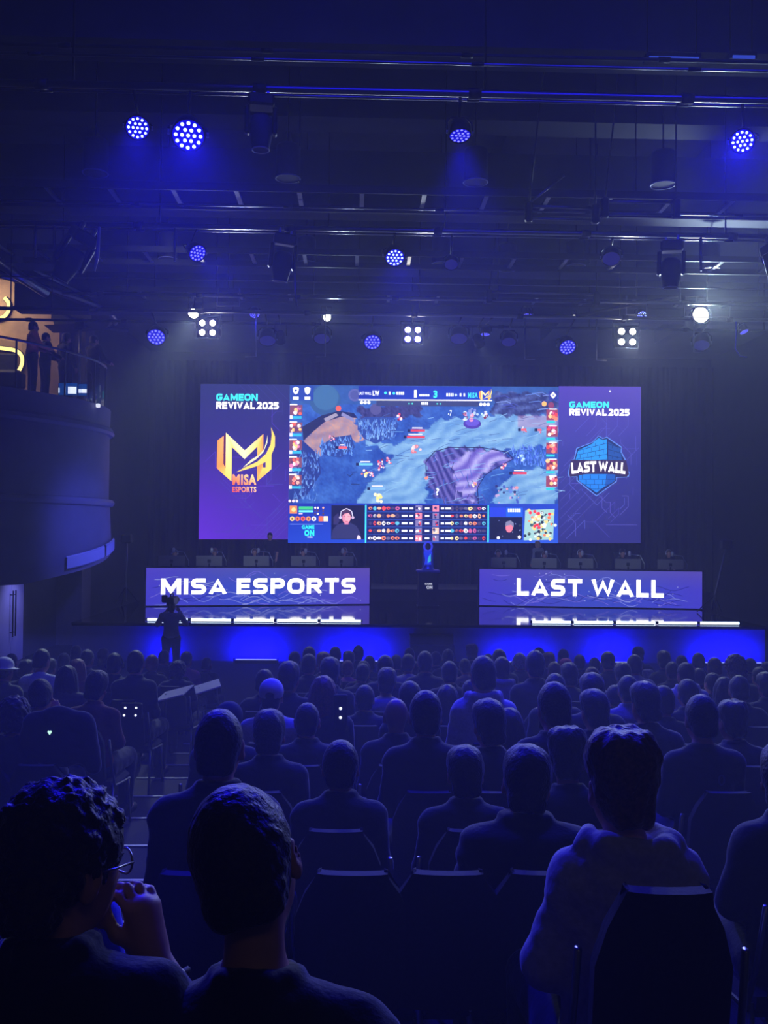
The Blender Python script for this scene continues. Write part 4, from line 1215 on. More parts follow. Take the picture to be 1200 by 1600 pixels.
place_par(887, 543, 19.4, 28, 1, (4.6, 11.0, 0), 'blue par light left of the right floodlight, tilted down', 60, PC, 60)
place_par(824, 493, 19.0, 16, 1, (3.5, 17.5, 0), 'tiny blue light on the pipe between the middle and right floodlights', 0, PC)
place_par(1003, 493, 18.9, 17, 0, (6, 11, 0), 'small blue-white par light just above the right floodlight', 150, PC)
place_par(758, 523, 20.0, 17, 1, (2.4, 19.0, 0), 'flat blue light above the small white lamp right of the middle', 0, PC)
place_par(1163, 519, 19.0, 16, 1, (10, 16, 0), 'dim blue light under the right end of the stage pipe', 0, PC)
for (px, py, w, lb) in ((418, 533, 27, 'unlit par light right of the left floodlight, blue tinted'), (503, 530, 27, 'unlit round par light over the game picture, left half'), (717, 530, 28, 'unlit par light right of the middle floodlight'), (795, 535, 24, 'unlit par light between the middle and right floodlights'), (1096, 540, 26, 'unlit par light hanging under the bright white spotlight'), (955, 405, 30, 'unlit par light on the second pipe right of the middle'), (705, 414, 22, 'unlit small par light near the middle of the farther tray')):
    Y = 19.2 if py > 450 else 13.4
    place_par(px, py, Y, w, 2, at(px, 1400, Y - 5), lb, 0, PC if py > 450 else PB)

# ---- moving heads
def moving_head():
    r = thing('moving_light')
    MB().box((0, 0, -.10), (.38, .30, .18), bev=.03).local('base', M_BLACK, r)
    for s in (-1, 1):
        MB().box((s * .2, 0, -.38), (.07, .16, .42), bev=.025).local('yoke_arm', M_BLACK, r)
    MB().lathe([(.11, .16), (.16, .10), (.175, -.05), (.15, -.2), (.125, -.33), (.12, -.34)], (0, 0, -.46), 22).local('head', M_DARK, r)
    MB().tube([(.122 * math.cos(2 * PI * k / 24), .122 * math.sin(2 * PI * k / 24), -.80) for k in range(24)], .010, 6, closed=True).local('lens_rim', M_STEEL, r)
    MB().disc((0, 0, -.795), .118, (0, 0, -1), 20).local('lens', mat('dark_glass', (30, 32, 50), rough=.05, spec=.8), r)
    for s in (-1, 1): MB().box((s * .1, 0, .04), (.05, .08, .12), bev=.01).local('clamp', M_STEEL, r)
    return r
mh0 = moving_head()
for i, (px, py, Y, rz, tilt, sc, lb) in enumerate(((408, 172, 9.2, .1, 0, .66, 'large dark moving light hanging from the nearest pipe, left of centre'), (446, 372, 13.3, .2, .15, .82, 'dark moving light on the second pipe with pale lens edges, left of centre'), (1050, 376, 13.3, -.3, .05, .82, 'dark moving light on the second pipe at right'), (136, 366, 13.3, .8, .5, .95, 'dark tilted moving light at the left end of the second pipe'), (1208, 352, 13.3, .4, -.2, .9, 'moving light cut by the right frame edge with a bright lens edge'))):
    m = mh0 if i == 0 else copy_tree(mh0)
    pz = {9.2: PA, 13.3: PB}[Y]; m.location = (at(px, py, Y).x, Y, pz - .1 * sc); m.rotation_euler = (tilt, tilt * .6, rz); m.scale = (sc, sc, sc)
    tag(m, lb, 'stage light', 'dark moving lights')

# ---- four-lamp floodlights (blinders)
def blinder(px, py, Y, w, label, e):
    c = at(px, py, Y); k = w / FPX * Y
    root = thing('floodlight', c, label, 'floodlight', 'four-lamp white floodlights')
    MB().box(c + Vector((0, .1, 0)), (k * 1.15, .16, k * 1.1), bev=.02).build('housing', M_BLACK, root)
    for sx in (-1, 1):
        for sz in (-1, 1):
            p = c + Vector((sx * k * .27, .015, sz * k * .25))
            q = MB().lathe([(k * .12, .06), (k * .2, .0), (k * .215, -.01)], p, 18, axis=(0, 1, 0)).build('reflector', M_CHROME, root)
            s = MB(); s.lathe([(.001, -.035), (k * .12, -.028), (k * .165, 0), (k * .165, .01), (.001, .012)], p, 16, axis=(0, 1, 0)); s.build('lamp', M_LAMP, q)
    y = MB(); y.tube([c + Vector((-k * .64, .1, 0)), c + Vector((-k * .64, .1, k * .75)), c + Vector((k * .64, .1, k * .75)), c + Vector((k * .64, .1, 0))], .018, 6); y.build('yoke', M_BLACK, root)
    MB().tube([c + Vector((0, .1, k * .75)), (c.x, 18.7, PC)], .02, 6).build('hanger', M_BLACK, root)
    lamp('flood_beam', 'SPOT', c + Vector((0, -.12, 0)), (c.x * .55 + .8, 7.0, 2.2), e * 3.4, (.72, .84, 1.0), angle=70, size=.18)
blinder(324, 512, 18.8, 30, 'left four-lamp white floodlight over the stage', E_BLINDER)
blinder(645, 522.5, 19.0, 29, 'middle four-lamp white floodlight over the game picture', E_BLINDER * .8)
blinder(980, 526, 18.8, 33, 'right four-lamp white floodlight, brightest of the three', E_BLINDER * 1.2)

def profile_spot(px, py, Y, w, label, e, aim, s=16.0, flat=1.0, ang=None):
    c = at(px, py, Y); r = w / FPX * Y / 2
    root = thing('spotlight', c, label, 'spotlight', 'small white spotlights')
    d = (Vector(aim) - c).normalized()
    MB().lathe([(r * .9, -r * 3.2), (r * 1.1, -r * 2.8), (r * 1.1, -r * .5), (r * 1.35, -.01), (r * 1.35, .0), (r * .98, .0), (r * .98, -.02), (.001, -.02)], c, 20, axis=d).build('barrel', M_BLACK, root)
    MB().disc(c - d * .004, r * .97, d, 18, r * .97 * flat).build('lens', emit('spot_lens%d' % int(s), (255, 252, 235), s), root)
    MB().tube([c - d * r * 2 + Vector((-r * 1.4, 0, 0)), c - d * r * 2 + Vector((-r * 1.4, 0, r * 3)), c - d * r * 2 + Vector((r * 1.4, 0, r * 3)), c - d * r * 2 + Vector((r * 1.4, 0, 0))], r * .15, 6).build('yoke', M_BLACK, root)
    MB().tube([c - d * r * 2 + Vector((0, 0, r * 3)), (c.x, 18.7, PC)], .014, 6).build('hanger', M_BLACK, root)
    if e: lamp('spot_beam', 'SPOT', c + d * .04, aim, e, (.72, .95, 1.0), angle=ang or (70 if aim[1] < 18 else 34), size=r)
profile_spot(1095, 492, 18.6, 25, 'very bright white spotlight at the right end of the stage pipe', E_WHITE * 2.8, (6.5, 4, 9.0), 24, ang=100)
profile_spot(302, 490, 18.8, 16, 'white spotlight just above the left floodlight', 1500, (-4.0, 9.9, .9), 16, ang=30)
profile_spot(511, 496, 18.8, 12, 'small white spotlight left of the middle floodlight', E_WHITE * .3, (1, 4, 6), 10)
profile_spot(438, 532, 19.4, 13, 'small downturned white lamp under the stage pipe, left', 1300, (-2.6, 32.0, 2.2), 8)
profile_spot(750, 537, 19.4, 13, 'small downturned white lamp under the stage pipe, right of the middle', 1300, (8.2, 32.0, 2.2), 7)
profile_spot(897, 495, 19.0, 6, 'pin-sized white lamp between the middle and right floodlights', 0, (3, 4, 2), 6)

# stand-mounted box truss pieces near the floodlights
def frame(px0, py0, px1, py1, Y, label):
    a, b = at(px0, py0, Y), at(px1, py1, Y)
    root = thing('truss_section', (a + b) / 2, label, 'frame')
    g = MB()
    g.tube([(a.x, Y, a.z), (a.x, Y, b.z), (b.x, Y, b.z), (b.x, Y, a.z)], .016, 6)
    g.build('tube', M_STEEL, root)
    MB().tube([((a.x + b.x) / 2, Y, max(a.z, b.z)), ((a.x + b.x) / 2, Y, 10.39)], .012, 6).build('drop_rod', M_BLACK, root)
frame(340, 450, 374, 478, 18.2, 'small steel frame above the left floodlight')
frame(979, 462, 1010, 492, 18.2, 'small steel frame above the right floodlight')
frame(1070, 474, 1140, 496, 18.4, 'wide steel frame holding the very bright right spotlight')
for (px, py0, py1, w, lb) in ((400, 505, 557, -17, 'thin L-shaped bracket below the tiny blue light, left'), (508, 540, 557, -14, 'thin L-shaped bracket below the round unlit light'), (820, 538, 561, 16, 'thin L-shaped bracket left of the right floodlight'), (932, 540, 563, 16, 'thin L-shaped bracket below the right floodlight'), (1084, 522, 550, 14, 'thin bent bracket under the bright right spotlight')):
    o = MB().tube([Vector((at(px, py0, 18.7).x, 18.7, PC)), at(px, py1, 18.7), at(px + w, py1 + .5, 18.7)], .013, 6).build('bracket', M_STEEL); tag(o, lb, 'bracket')
o = MB().tube([Vector((at(1150, 524, 18.7).x, 18.7, PC)), at(1150, 524, 18.9), at(1149, 545, 19.0), at(1156, 556, 19.0), at(1167, 558, 19.0)], .014, 6).build('bracket', mat('blue_steel', (90, 90, 220), rough=.3, metal=.6)); tag(o, 'curved blue-tinted bracket at the far right of the stage pipe', 'bracket')
o = MB().tube([at(900, 494, 18.5), at(980, 478, 18.2), at(1060, 462, 18.0)], .03, 8).build('cable', M_DARK); tag(o, 'sagging dark cable bundle above the right floodlight', 'cable')
# hanging cloth strip near the left moving light
o = MB().tube([Vector((at(460, 430, 13.3).x, 13.3, PB)), at(461, 455, 13.3), at(464, 478, 13.3)], .016, 6).build('hanging_strap', M_STEEL); tag(o, 'pale strap hanging from the second pipe moving light', 'strap')
o = MB().tube([Vector((at(155, 375, 13.3).x, 13.3, PB)), at(152, 400, 13.3), at(148, 424, 13.3)], [.02, .03, .012], 6).build('hanging_strap', M_PALE); tag(o, 'bright pale strap under the left end moving light', 'strap')
# ceiling flood glow seen as a blue slit
for (x0, x1, y, lb) in ((1012, 1089, 95, 'long blue lit slit lamp in the ceiling at upper right'), (1142, 1176, 93, 'short blue lit slit lamp in the ceiling at far upper right')):
    a, b = at(x0, y, 10.7), at(x1, y, 10.7)
    r = thing('slit_lamp', (a + b) / 2, lb, 'lamp'); a.z = b.z = (a.z + b.z) / 2
    MB().box((a + b) / 2 + Vector((0, .02, .03)), ((b - a).length + .06, .14, .08)).build('housing', M_DARK, r)
    for q in (a, b): MB().tube([q + Vector((0, .02, .05)), (q.x, q.y + .02, 10.4)], .01, 6).build('drop_rod', M_BLACK, r)
    MB().box((a + b) / 2 - Vector((0, .06, 0)), ((b - a).length, .02, .03)).build('lens', emit('slit_blue', (48, 70, 190), .9), r)

# stands at the sides of the stage
def stand(px, py_base, zb, h, lean, label, Y=None):
    b = atz(px, py_base, zb) if Y is None else at(px, py_base, Y); b.z = zb
    r = thing('light_stand', b, label, 'stand')
    MB().tube([b + Vector((0, 0, .1)), b + Vector((lean, 0, h))], .03).build('pole', M_STEEL, r)
    for k in range(3):
        a = k * 2.09 + .5
        MB().tube([b + Vector((lean * .2, 0, h * .28)), b + Vector((.42 * math.cos(a), .42 * math.sin(a), .02))], .016).build('leg', M_BLACK, r)
    MB().box(b + Vector((lean * 1.04, 0, h + .12)), (.3, .24, .26), bev=.03).build('head', M_DARK, r)
stand(196, 944, STZ, 1.9, .02, 'dark light stand on the stage left of the left desk')
stand(1112, 958, STZ, 1.9, .42, 'faint leaning stand on the stage right of the right desk')

# ------------------------------------------------------------------ people: bodies grown from signed-distance shapes
def V3(*a): return np.array(a, float)
def rotm(yaw=0, nod=0, tilt=0):
    """head turn: yaw to the right, nod forwards, tilt towards the right shoulder (radians)"""
    return np.array(Matrix.Rotation(-yaw, 3, 'Z') @ Matrix.Rotation(-nod, 3, 'X') @ Matrix.Rotation(tilt, 3, 'Y'))
class SDF:
    """shapes: c = tapered capsule, e = ellipsoid; op + joins smoothly with k, - cuts"""
    def __init__(s): s.p = []
    def cap(s, a, b, r0, r1=None, k=.03, op='+'): s.p.append(('c', np.array(a, float), np.array(b, float), r0, r0 if r1 is None else r1, k, op)); return s
    def ell(s, c, r, k=.03, op='+', R=None): s.p.append(('e', np.array(c, float), np.array(r, float), R, None, k, op)); return s
    def chain(s, pts, rs, k=.03):
        for a, b, r0, r1 in zip(pts[:-1], pts[1:], rs[:-1], rs[1:]): s.cap(a, b, r0, r1, k)
        return s
    def extend(s, o, M=None, t=None):
        for q in o.p:
            if q[0] == 'c':
                a, b = q[1], q[2]
                if M is not None: a, b = M @ a + t, M @ b + t
                s.p.append(('c', a, b) + q[3:])
            else:
                c, R = q[1], q[3]
                if M is not None: c = M @ c + t; R = M if R is None else M @ R
                s.p.append(('e', c, q[2], R, None) + q[5:])
        return s
    def bounds(s):
        lo = np.full(3, 1e9); hi = -lo
        for q in s.p:
            if q[6] == '-': continue
            if q[0] == 'c':
                r = max(q[3], q[4]); lo = np.minimum(lo, np.minimum(q[1], q[2]) - r); hi = np.maximum(hi, np.maximum(q[1], q[2]) + r)
            else:
                r = q[2] if q[3] is None else np.full(3, q[2].max()); lo = np.minimum(lo, q[1] - r); hi = np.maximum(hi, q[1] + r)
        return lo, hi
    def mesh(s, name, h, disp=None, relax=1):
        lo, hi = s.bounds()
        lo = lo - 3.5 * h - .015; hi = hi + 3.5 * h + .015
        n = np.ceil((hi - lo) / h).astype(int) + 1
        ax = [lo[i] + h * np.arange(n[i]) for i in range(3)]
        D = np.full(n, .15)
        for q in s.p:
            if q[0] == 'c':
                r = max(q[3], q[4]); blo = np.minimum(q[1], q[2]) - r; bhi = np.maximum(q[1], q[2]) + r
            else:
                r = q[2] if q[3] is None else np.full(3, q[2].max()); blo = q[1] - r; bhi = q[1] + r
            m = q[5] + .04
            i0 = np.maximum(0, np.floor((blo - m - lo) / h).astype(int)); i1 = np.minimum(n, np.ceil((bhi + m - lo) / h).astype(int) + 1)
            if (i1 <= i0).any(): continue
            X = ax[0][i0[0]:i1[0], None, None]; Y = ax[1][None, i0[1]:i1[1], None]; Z = ax[2][None, None, i0[2]:i1[2]]
            if q[0] == 'c':
                ba = q[2] - q[1]; L = ba @ ba + 1e-12
                t = np.clip(((X - q[1][0]) * ba[0] + (Y - q[1][1]) * ba[1] + (Z - q[1][2]) * ba[2]) / L, 0, 1)
                d = np.sqrt((X - q[1][0] - t * ba[0]) ** 2 + (Y - q[1][1] - t * ba[1]) ** 2 + (Z - q[1][2] - t * ba[2]) ** 2) - (q[3] + (q[4] - q[3]) * t)
            else:
                x, y, z = X - q[1][0], Y - q[1][1], Z - q[1][2]
                if q[3] is not None:
                    R = q[3]
                    x, y, z = R[0, 0] * x + R[1, 0] * y + R[2, 0] * z, R[0, 1] * x + R[1, 1] * y + R[2, 1] * z, R[0, 2] * x + R[1, 2] * y + R[2, 2] * z
                a, b, c = q[2]
                k0 = np.sqrt((x / a) ** 2 + (y / b) ** 2 + (z / c) ** 2); k1 = np.sqrt((x / a ** 2) ** 2 + (y / b ** 2) ** 2 + (z / c ** 2) ** 2) + 1e-9
                d = k0 * (k0 - 1) / k1
            sl = tuple(slice(i0[i], i1[i]) for i in range(3))
            k = q[5]
            if q[6] == '+':
                hh = np.maximum(k - np.abs(D[sl] - d), 0) / k
                D[sl] = np.minimum(D[sl], d) - hh * hh * k * .25
            else:
                hh = np.maximum(k - np.abs(D[sl] + d), 0) / k
                D[sl] = np.maximum(D[sl], -d) + hh * hh * k * .25
        if disp is not None:
            D = D + disp(ax[0][:, None, None], ax[1][None, :, None], ax[2][None, None, :])
        D[0] = D[-1] = .1; D[:, 0] = D[:, -1] = .1; D[:, :, 0] = D[:, :, -1] = .1
        return snet(name, D, lo, h, relax)

def snet(name, D, lo, h, relax=1):
    I = (D < 0)
    S = [slice(0, -1), slice(1, None)]
    cnt = np.zeros(tuple(k - 1 for k in D.shape), np.int8)
    for a in (0, 1):
        for b in (0, 1):
            for c in (0, 1): cnt += I[S[a], S[b], S[c]]
    A = (cnt > 0) & (cnt < 8)
    ii, jj, kk = np.nonzero(A)
    M = len(ii)
    idx = np.full(A.shape, -1, np.int64); idx[ii, jj, kk] = np.arange(M)
    acc = np.zeros((M, 3)); w = np.zeros(M)
    cor = [(a, b, c) for a in (0, 1) for b in (0, 1) for c in (0, 1)]
    val = {q: D[ii + q[0], jj + q[1], kk + q[2]] for q in cor}
    for q in cor:
        for axn in range(3):
            if q[axn] == 0:
                e = list(q); e[axn] = 1; e = tuple(e)
                da, db = val[q], val[e]
                m = (da < 0) != (db < 0)
                t = np.where(m, da / np.where(m, da - db, 1), 0)
                p = np.array(q, float)[None, :].repeat(M, 0); p[:, axn] += t
                acc[m] += p[m]; w[m] += 1
    P = acc / w[:, None] + np.stack([ii, jj, kk], 1)
    quads = []
    for axn in range(3):
        o1, o2 = (axn + 1) % 3, (axn + 2) % 3
        s0 = [slice(1, -1)] * 3; s1 = [slice(1, -1)] * 3
        s0[axn] = slice(0, -1); s1[axn] = slice(1, None)
        a, b = I[tuple(s0)], I[tuple(s1)]
        for flip in (False, True):
            e = np.stack(np.nonzero((a & ~b) if not flip else (~a & b)), 1)
            if not len(e): continue
            e[:, o1] += 1; e[:, o2] += 1
            c = []
            for d1, d2 in ((-1, -1), (0, -1), (0, 0), (-1, 0)):
                f = e.copy(); f[:, o1] += d1; f[:, o2] += d2
                c.append(idx[f[:, 0], f[:, 1], f[:, 2]])
            c = np.stack(c, 1)
            quads.append(c if not flip else c[:, ::-1])
    Q = np.concatenate(quads)
    Q = Q[(Q >= 0).all(1)]
    for _ in range(relax):          # one light Laplacian pass
        sm = np.zeros_like(P); ct = np.zeros(M)
        for u in range(4):
            v = (u + 1) % 4
            np.add.at(sm, Q[:, u], P[Q[:, v]]); np.add.at(ct, Q[:, u], 1)
            np.add.at(sm, Q[:, v], P[Q[:, u]]); np.add.at(ct, Q[:, v], 1)
        P = P * .5 + .5 * sm / np.maximum(ct, 1)[:, None]
    P = P * h + lo
    me = bpy.data.meshes.new(name)
    me.vertices.add(M); me.vertices.foreach_set('co', P.astype(np.float32).ravel())
    me.loops.add(len(Q) * 4); me.loops.foreach_set('vertex_index', Q.astype(np.int32).ravel())
    me.polygons.add(len(Q)); me.polygons.foreach_set('loop_start', (np.arange(len(Q)) * 4).astype(np.int32))
    me.polygons.foreach_set('use_smooth', np.ones(len(Q), bool))
    me.update(calc_edges=True)
    return me

def wob(f, amp, seed=0.0, sx=1.0, sy=1.0, sz=1.0):
    def d(x, y, z):
        x, y, z = x * f * sx + seed, y * f * sy + seed * 2, z * f * sz + seed * .7
        return amp * np.sin(x + 1.3 * np.sin(y * .73)) * np.sin(y + 1.1 * np.sin(z * .81)) * np.sin(z + 1.2 * np.sin(x * .67))
    return d
def addf(*fs): return lambda x, y, z: sum(f(x, y, z) for f in fs)

# --- head in its own space (origin between the ears, facing +Y)
def head_sdf(ears=True):
    s = SDF()
    s.ell((0, -.012, .03), (.076, .096, .100), .02).ell((0, .038, -.052), (.055, .058, .064), .04).ell((0, .05, -.005), (.061, .048, .08), .03)
    s.cap((-.034, .086, .026), (.034, .086, .026), .011, None, .015)
    s.ell((-.031, .103, .006), (.016, .014, .012), .012, '-').ell((.031, .103, .006), (.016, .014, .012), .012, '-')
    s.ell((-.031, .085, .005), (.0125, .0125, .0125), .004).ell((.031, .085, .005), (.0125, .0125, .0125), .004)
    s.cap((0, .098, .004), (0, .117, -.03), .009, .0135, .012).ell((-.011, .106, -.034), (.008, .009, .007), .008).ell((.011, .106, -.034), (.008, .009, .007), .008)
    s.cap((-.019, .092, -.060), (.019, .092, -.060), .0075, None, .008).cap((-.015, .090, -.070), (.015, .090, -.070), .008, None, .008)
    s.ell((0, .085, -.098), (.022, .018, .018), .02)
    if ears:
        for q in (-1, 1):
            R = np.array(Matrix.Rotation(q * -.45, 3, 'Z'))
            s.ell((q * .081, -.006, .0), (.011, .022, .036), .008, '+', R).ell((q * .079, -.004, -.028), (.009, .012, .013), .006)
            s.ell((q * .091, .0, .003), (.007, .010, .017), .006, '-', R)
    return s

def hair_sdf(style):
    s = SDF(); d = None
    face = lambda z=-.03, y=.128, rz=.11: s.ell((0, y, z), (.088, .078, rz), .012, '-')
    def earcut():
        for q in (-1, 1): s.ell((q * .095, .012, -.012), (.03, .036, .046), .012, '-')
    if style in ('short', 'crop', 'fade'):
        g = {'short': .0105, 'crop': .006, 'fade': .012}[style]
        s.ell((0, -.013, .034), (.076 + g, .096 + g, .101 + g), .02).cap((-.03, -.078, -.04), (.03, -.078, -.04), .030 + g * .5, None, .04)
        face(); earcut(); s.ell((0, -.03, -.14), (.12, .12, .075), .02, '-')
        d = wob(120, .0025, 1)
    elif style == 'medium':
        s.ell((0, -.016, .04), (.089, .108, .109), .02).cap((-.032, -.082, -.05), (.032, -.082, -.05), .034, None, .05).ell((-.01, .03, .10), (.07, .07, .04), .06)
        face(-.035); s.ell((0, -.02, -.16), (.14, .14, .08), .03, '-')
        d = addf(wob(60, .004, 2, 1, 1, .5), wob(140, .002, 4))
    elif style == 'tousled':
        s.ell((0, -.013, .034), (.0865, .1065, .1115), .02).cap((-.026, -.076, -.045), (.026, -.076, -.045), .030, None, .04).ell((0, -.004, .085), (.093, .108, .066), .03)
        earcut()
        for i in range(9):
            a = i * .7
            s.ell((.05 * math.cos(a), .06 * math.sin(a) - .01, .118 + .008 * math.sin(a * 2.3)), (.03, .026, .03), .05)
        face(-.035); s.ell((0, -.02, -.155), (.14, .13, .075), .03, '-')
        d = addf(wob(70, .006, 3, 1.2, .6, .6), wob(150, .002, 5))
    elif style == 'curly':
        s.ell((0, -.014, .05), (.108, .122, .116), .02).cap((-.045, -.09, -.045), (.045, -.09, -.045), .042, None, .05)
        face(-.04, .14); s.ell((0, -.02, -.165), (.15, .15, .08), .03, '-')
        d = addf(wob(95, .013, 2), wob(190, .004, 6))
    elif style == 'long':
        s.ell((0, -.016, .036), (.091, .110, .108), .02).ell((0, -.055, -.1), (.098, .068, .17), .06).ell((-.07, .0, -.10), (.036, .06, .13), .05).ell((.07, .0, -.10), (.036, .06, .13), .05)
        face(-.07, .12, .15); d = addf(wob(55, .005, 2, 1.4, 1.4, .25), wob(150, .0018, 1, 1, 1, .3))
    elif style == 'bun':
        s.ell((0, -.015, .034), (.085, .105, .105), .02).ell((0, -.105, .075), (.042, .04, .042), .02).cap((-.03, -.075, -.045), (.03, -.075, -.045), .034, None, .04)
        face(); earcut(); s.ell((0, -.03, -.14), (.12, .12, .075), .02, '-'); d = wob(90, .003, 2)
    elif style == 'pony':
        s.ell((0, -.015, .034), (.086, .106, .105), .02).chain([(0, -.115, .05), (0, -.15, .0), (0, -.145, -.10), (0, -.13, -.2)], [.03, .036, .034, .014], .03)
        face(); earcut(); s.ell((0, .03, -.14), (.12, .10, .075), .02, '-'); d = wob(80, .003, 2, 1, 1, .4)
    elif style == 'cap':
        s.ell((0, -.012, .05), (.092, .110, .098), .02).ell((0, .0, -.075), (.15, .17, .095), .01, '-')
        s.cap((-.045, .115, .035), (.045, .115, .035), .012, None, .02).cap((-.04, .165, .028), (.04, .165, .028), .010, None, .045)
        s.ell((0, -.112, .035), (.032, .03, .022), .006, '-')
    elif style == 'hat':
        s.ell((0, -.012, .07), (.094, .112, .09), .02).ell((0, -.012, .035), (.15, .165, .014), .02).ell((0, -.01, -.06), (.088, .104, .09), .01, '-')
    elif style == 'hood':
        s.ell((0, -.03, .02), (.112, .128, .135), .03).ell((0, -.06, -.1), (.11, .09, .09), .06).ell((0, .12, -.01), (.085, .1, .12), .02, '-'); d = wob(40, .006, 3)
    return s, d

def hand_sdf(side, curl=.5, spread=.12):
    """palm at the origin = wrist, fingers along +Y, back of the hand +Z; side +1 right (thumb to -X), -1 left"""
    s = SDF()
    s.cap((-.018 * side, .015, 0), (-.020 * side, .075, 0), .019, .017, .02).cap((.018 * side, .015, 0), (.022 * side, .072, -.002), .018, .015, .02).cap((0, .0, 0), (0, .078, .002), .021, .018, .025)
    for i, (x, L, r) in enumerate(((-.030, .074, .0088), (-.010, .082, .0092), (.011, .077, .0088), (.030, .060, .0078))):
        p = np.array((x * side, .082 - abs(i - 1.2) * .004, .0)); a = spread * (i - 1.3) * .5 * side
        pts = [p]; ang = curl * .55
        for f in (.46, .30, .24):
            d = np.array((math.sin(a) * math.cos(ang), math.cos(a) * math.cos(ang), -math.sin(ang)))
            p = p + d * L * f; pts.append(p); ang += curl * .9
        s.chain(pts, [r, r * .98, r * .9, r * .75], .006)
    s.chain([(-.022 * side, .02, -.006), (-.048 * side, .045, -.018), (-.055 * side, .075, -.030), (-.048 * side, .098, -.038)], [.014, .012, .0105, .0085], .01)
    return s
def frame_of(y, z):
    y = np.array(y, float); y /= np.linalg.norm(y); z = np.array(z, float); z = z - y * (z @ y); z /= np.linalg.norm(z)
    return np.stack([np.cross(y, z), y, z], 1)

# --- seated figure: dictionary of signed-distance shapes for body and clothes
def seated(lean=0.0, yaw=0.0, nod=0.0, tilt=0.0, broad=1.0, arms='lap', slump=0.0):
    J = {}
    J['pel'] = V3(0, .0, .56); J['belly'] = V3(0, .015 + lean * .35, .74)
    J['chest'] = V3(0, .01 + lean * .7 - slump * .02, .92 - slump * .02); J['neck'] = V3(0, .03 + lean, 1.075 - lean * .12 - slump * .03)
    Rh = rotm(yaw, nod, tilt)
    J['head'] = J['neck'] + V3(math.sin(tilt) * .07, .028 + math.sin(nod) * .05, .122)
    J['Rh'] = Rh
    b = broad
    for q, n in ((-1, 'L'), (1, 'R')):
        J['sh' + n] = V3(q * .150 * b, .005 + lean * .92, .985 - lean * .1 - slump * .03)
        J['hip' + n] = V3(q * .10, .04, .53); J['kn' + n] = V3(q * .16, .47, .53); J['an' + n] = V3(q * .15, .46, .10); J['to' + n] = V3(q * .17, .62, .055)
        if arms == 'lap' or (arms == 'chin' and q < 0):
            J['el' + n] = V3(q * .195 * b, .06 + lean * .7, .74); J['wr' + n] = V3(q * .11, .28 + lean * .3, .67); J['hd' + n] = ((-q * .5, .8, -.1), (0, .1, 1))
        elif arms == 'wide':
            J['el' + n] = V3(q * .255 * b, .05 + lean * .7, .76); J['wr' + n] = V3(q * .16, .29 + lean * .3, .68); J['hd' + n] = ((-q * .4, .8, -.1), (0, .1, 1))
        elif arms == 'chin':
            J['el' + n] = V3(q * .25 * b, .20 + lean, .80); J['wr' + n] = V3(q * .09, .20 + lean, 1.03); J['hd' + n] = ((-q * .35, -.1, .9), (q * .5, -.7, .1))
        elif arms == 'face':
            J['el' + n] = V3(q * .27 * b, .20, .78) ; J['wr' + n] = V3(q * .2, .22, .96); J['hd' + n] = ((-q * .35, .1, .9), (q * .6, -.6, .1))
    return J
def body_sdf(J, hands=True, standing=False):
    s = SDF(); b = 1.0
    s.ell(J['pel'], (.155, .115, .12), .05).ell(J['belly'], (.135, .105, .15), .08).ell(J['chest'], (.155, .10, .17), .08)
    s.cap(J['shL'] + V3(0, 0, -.02), J['shR'] + V3(0, 0, -.02), .05, None, .07)
    Rh, H = J['Rh'], J['head']
    s.cap(J['neck'] - V3(0, .005, .03), Rh @ V3(0, -.022, -.045) + H, .055, .047, .035)
    s.extend(head_sdf(), Rh, H)
    for n, q in (('L', -1), ('R', 1)):
        s.chain([J['sh' + n], J['el' + n]], [.054, .043], .04).chain([J['el' + n], J['wr' + n]], [.042, .027], .02)
        if hands:
            s.extend(hand_sdf(q, J.get('curl' + n, .55)), frame_of(*J['hd' + n]), J['wr' + n])
        s.chain([J['hip' + n], J['kn' + n]], [.085, .058], .05).chain([J['kn' + n], J['an' + n]], [.056, .038], .02).cap(J['an' + n] - V3(0, .03, .02), J['to' + n], .042, .034, .02)
    return s
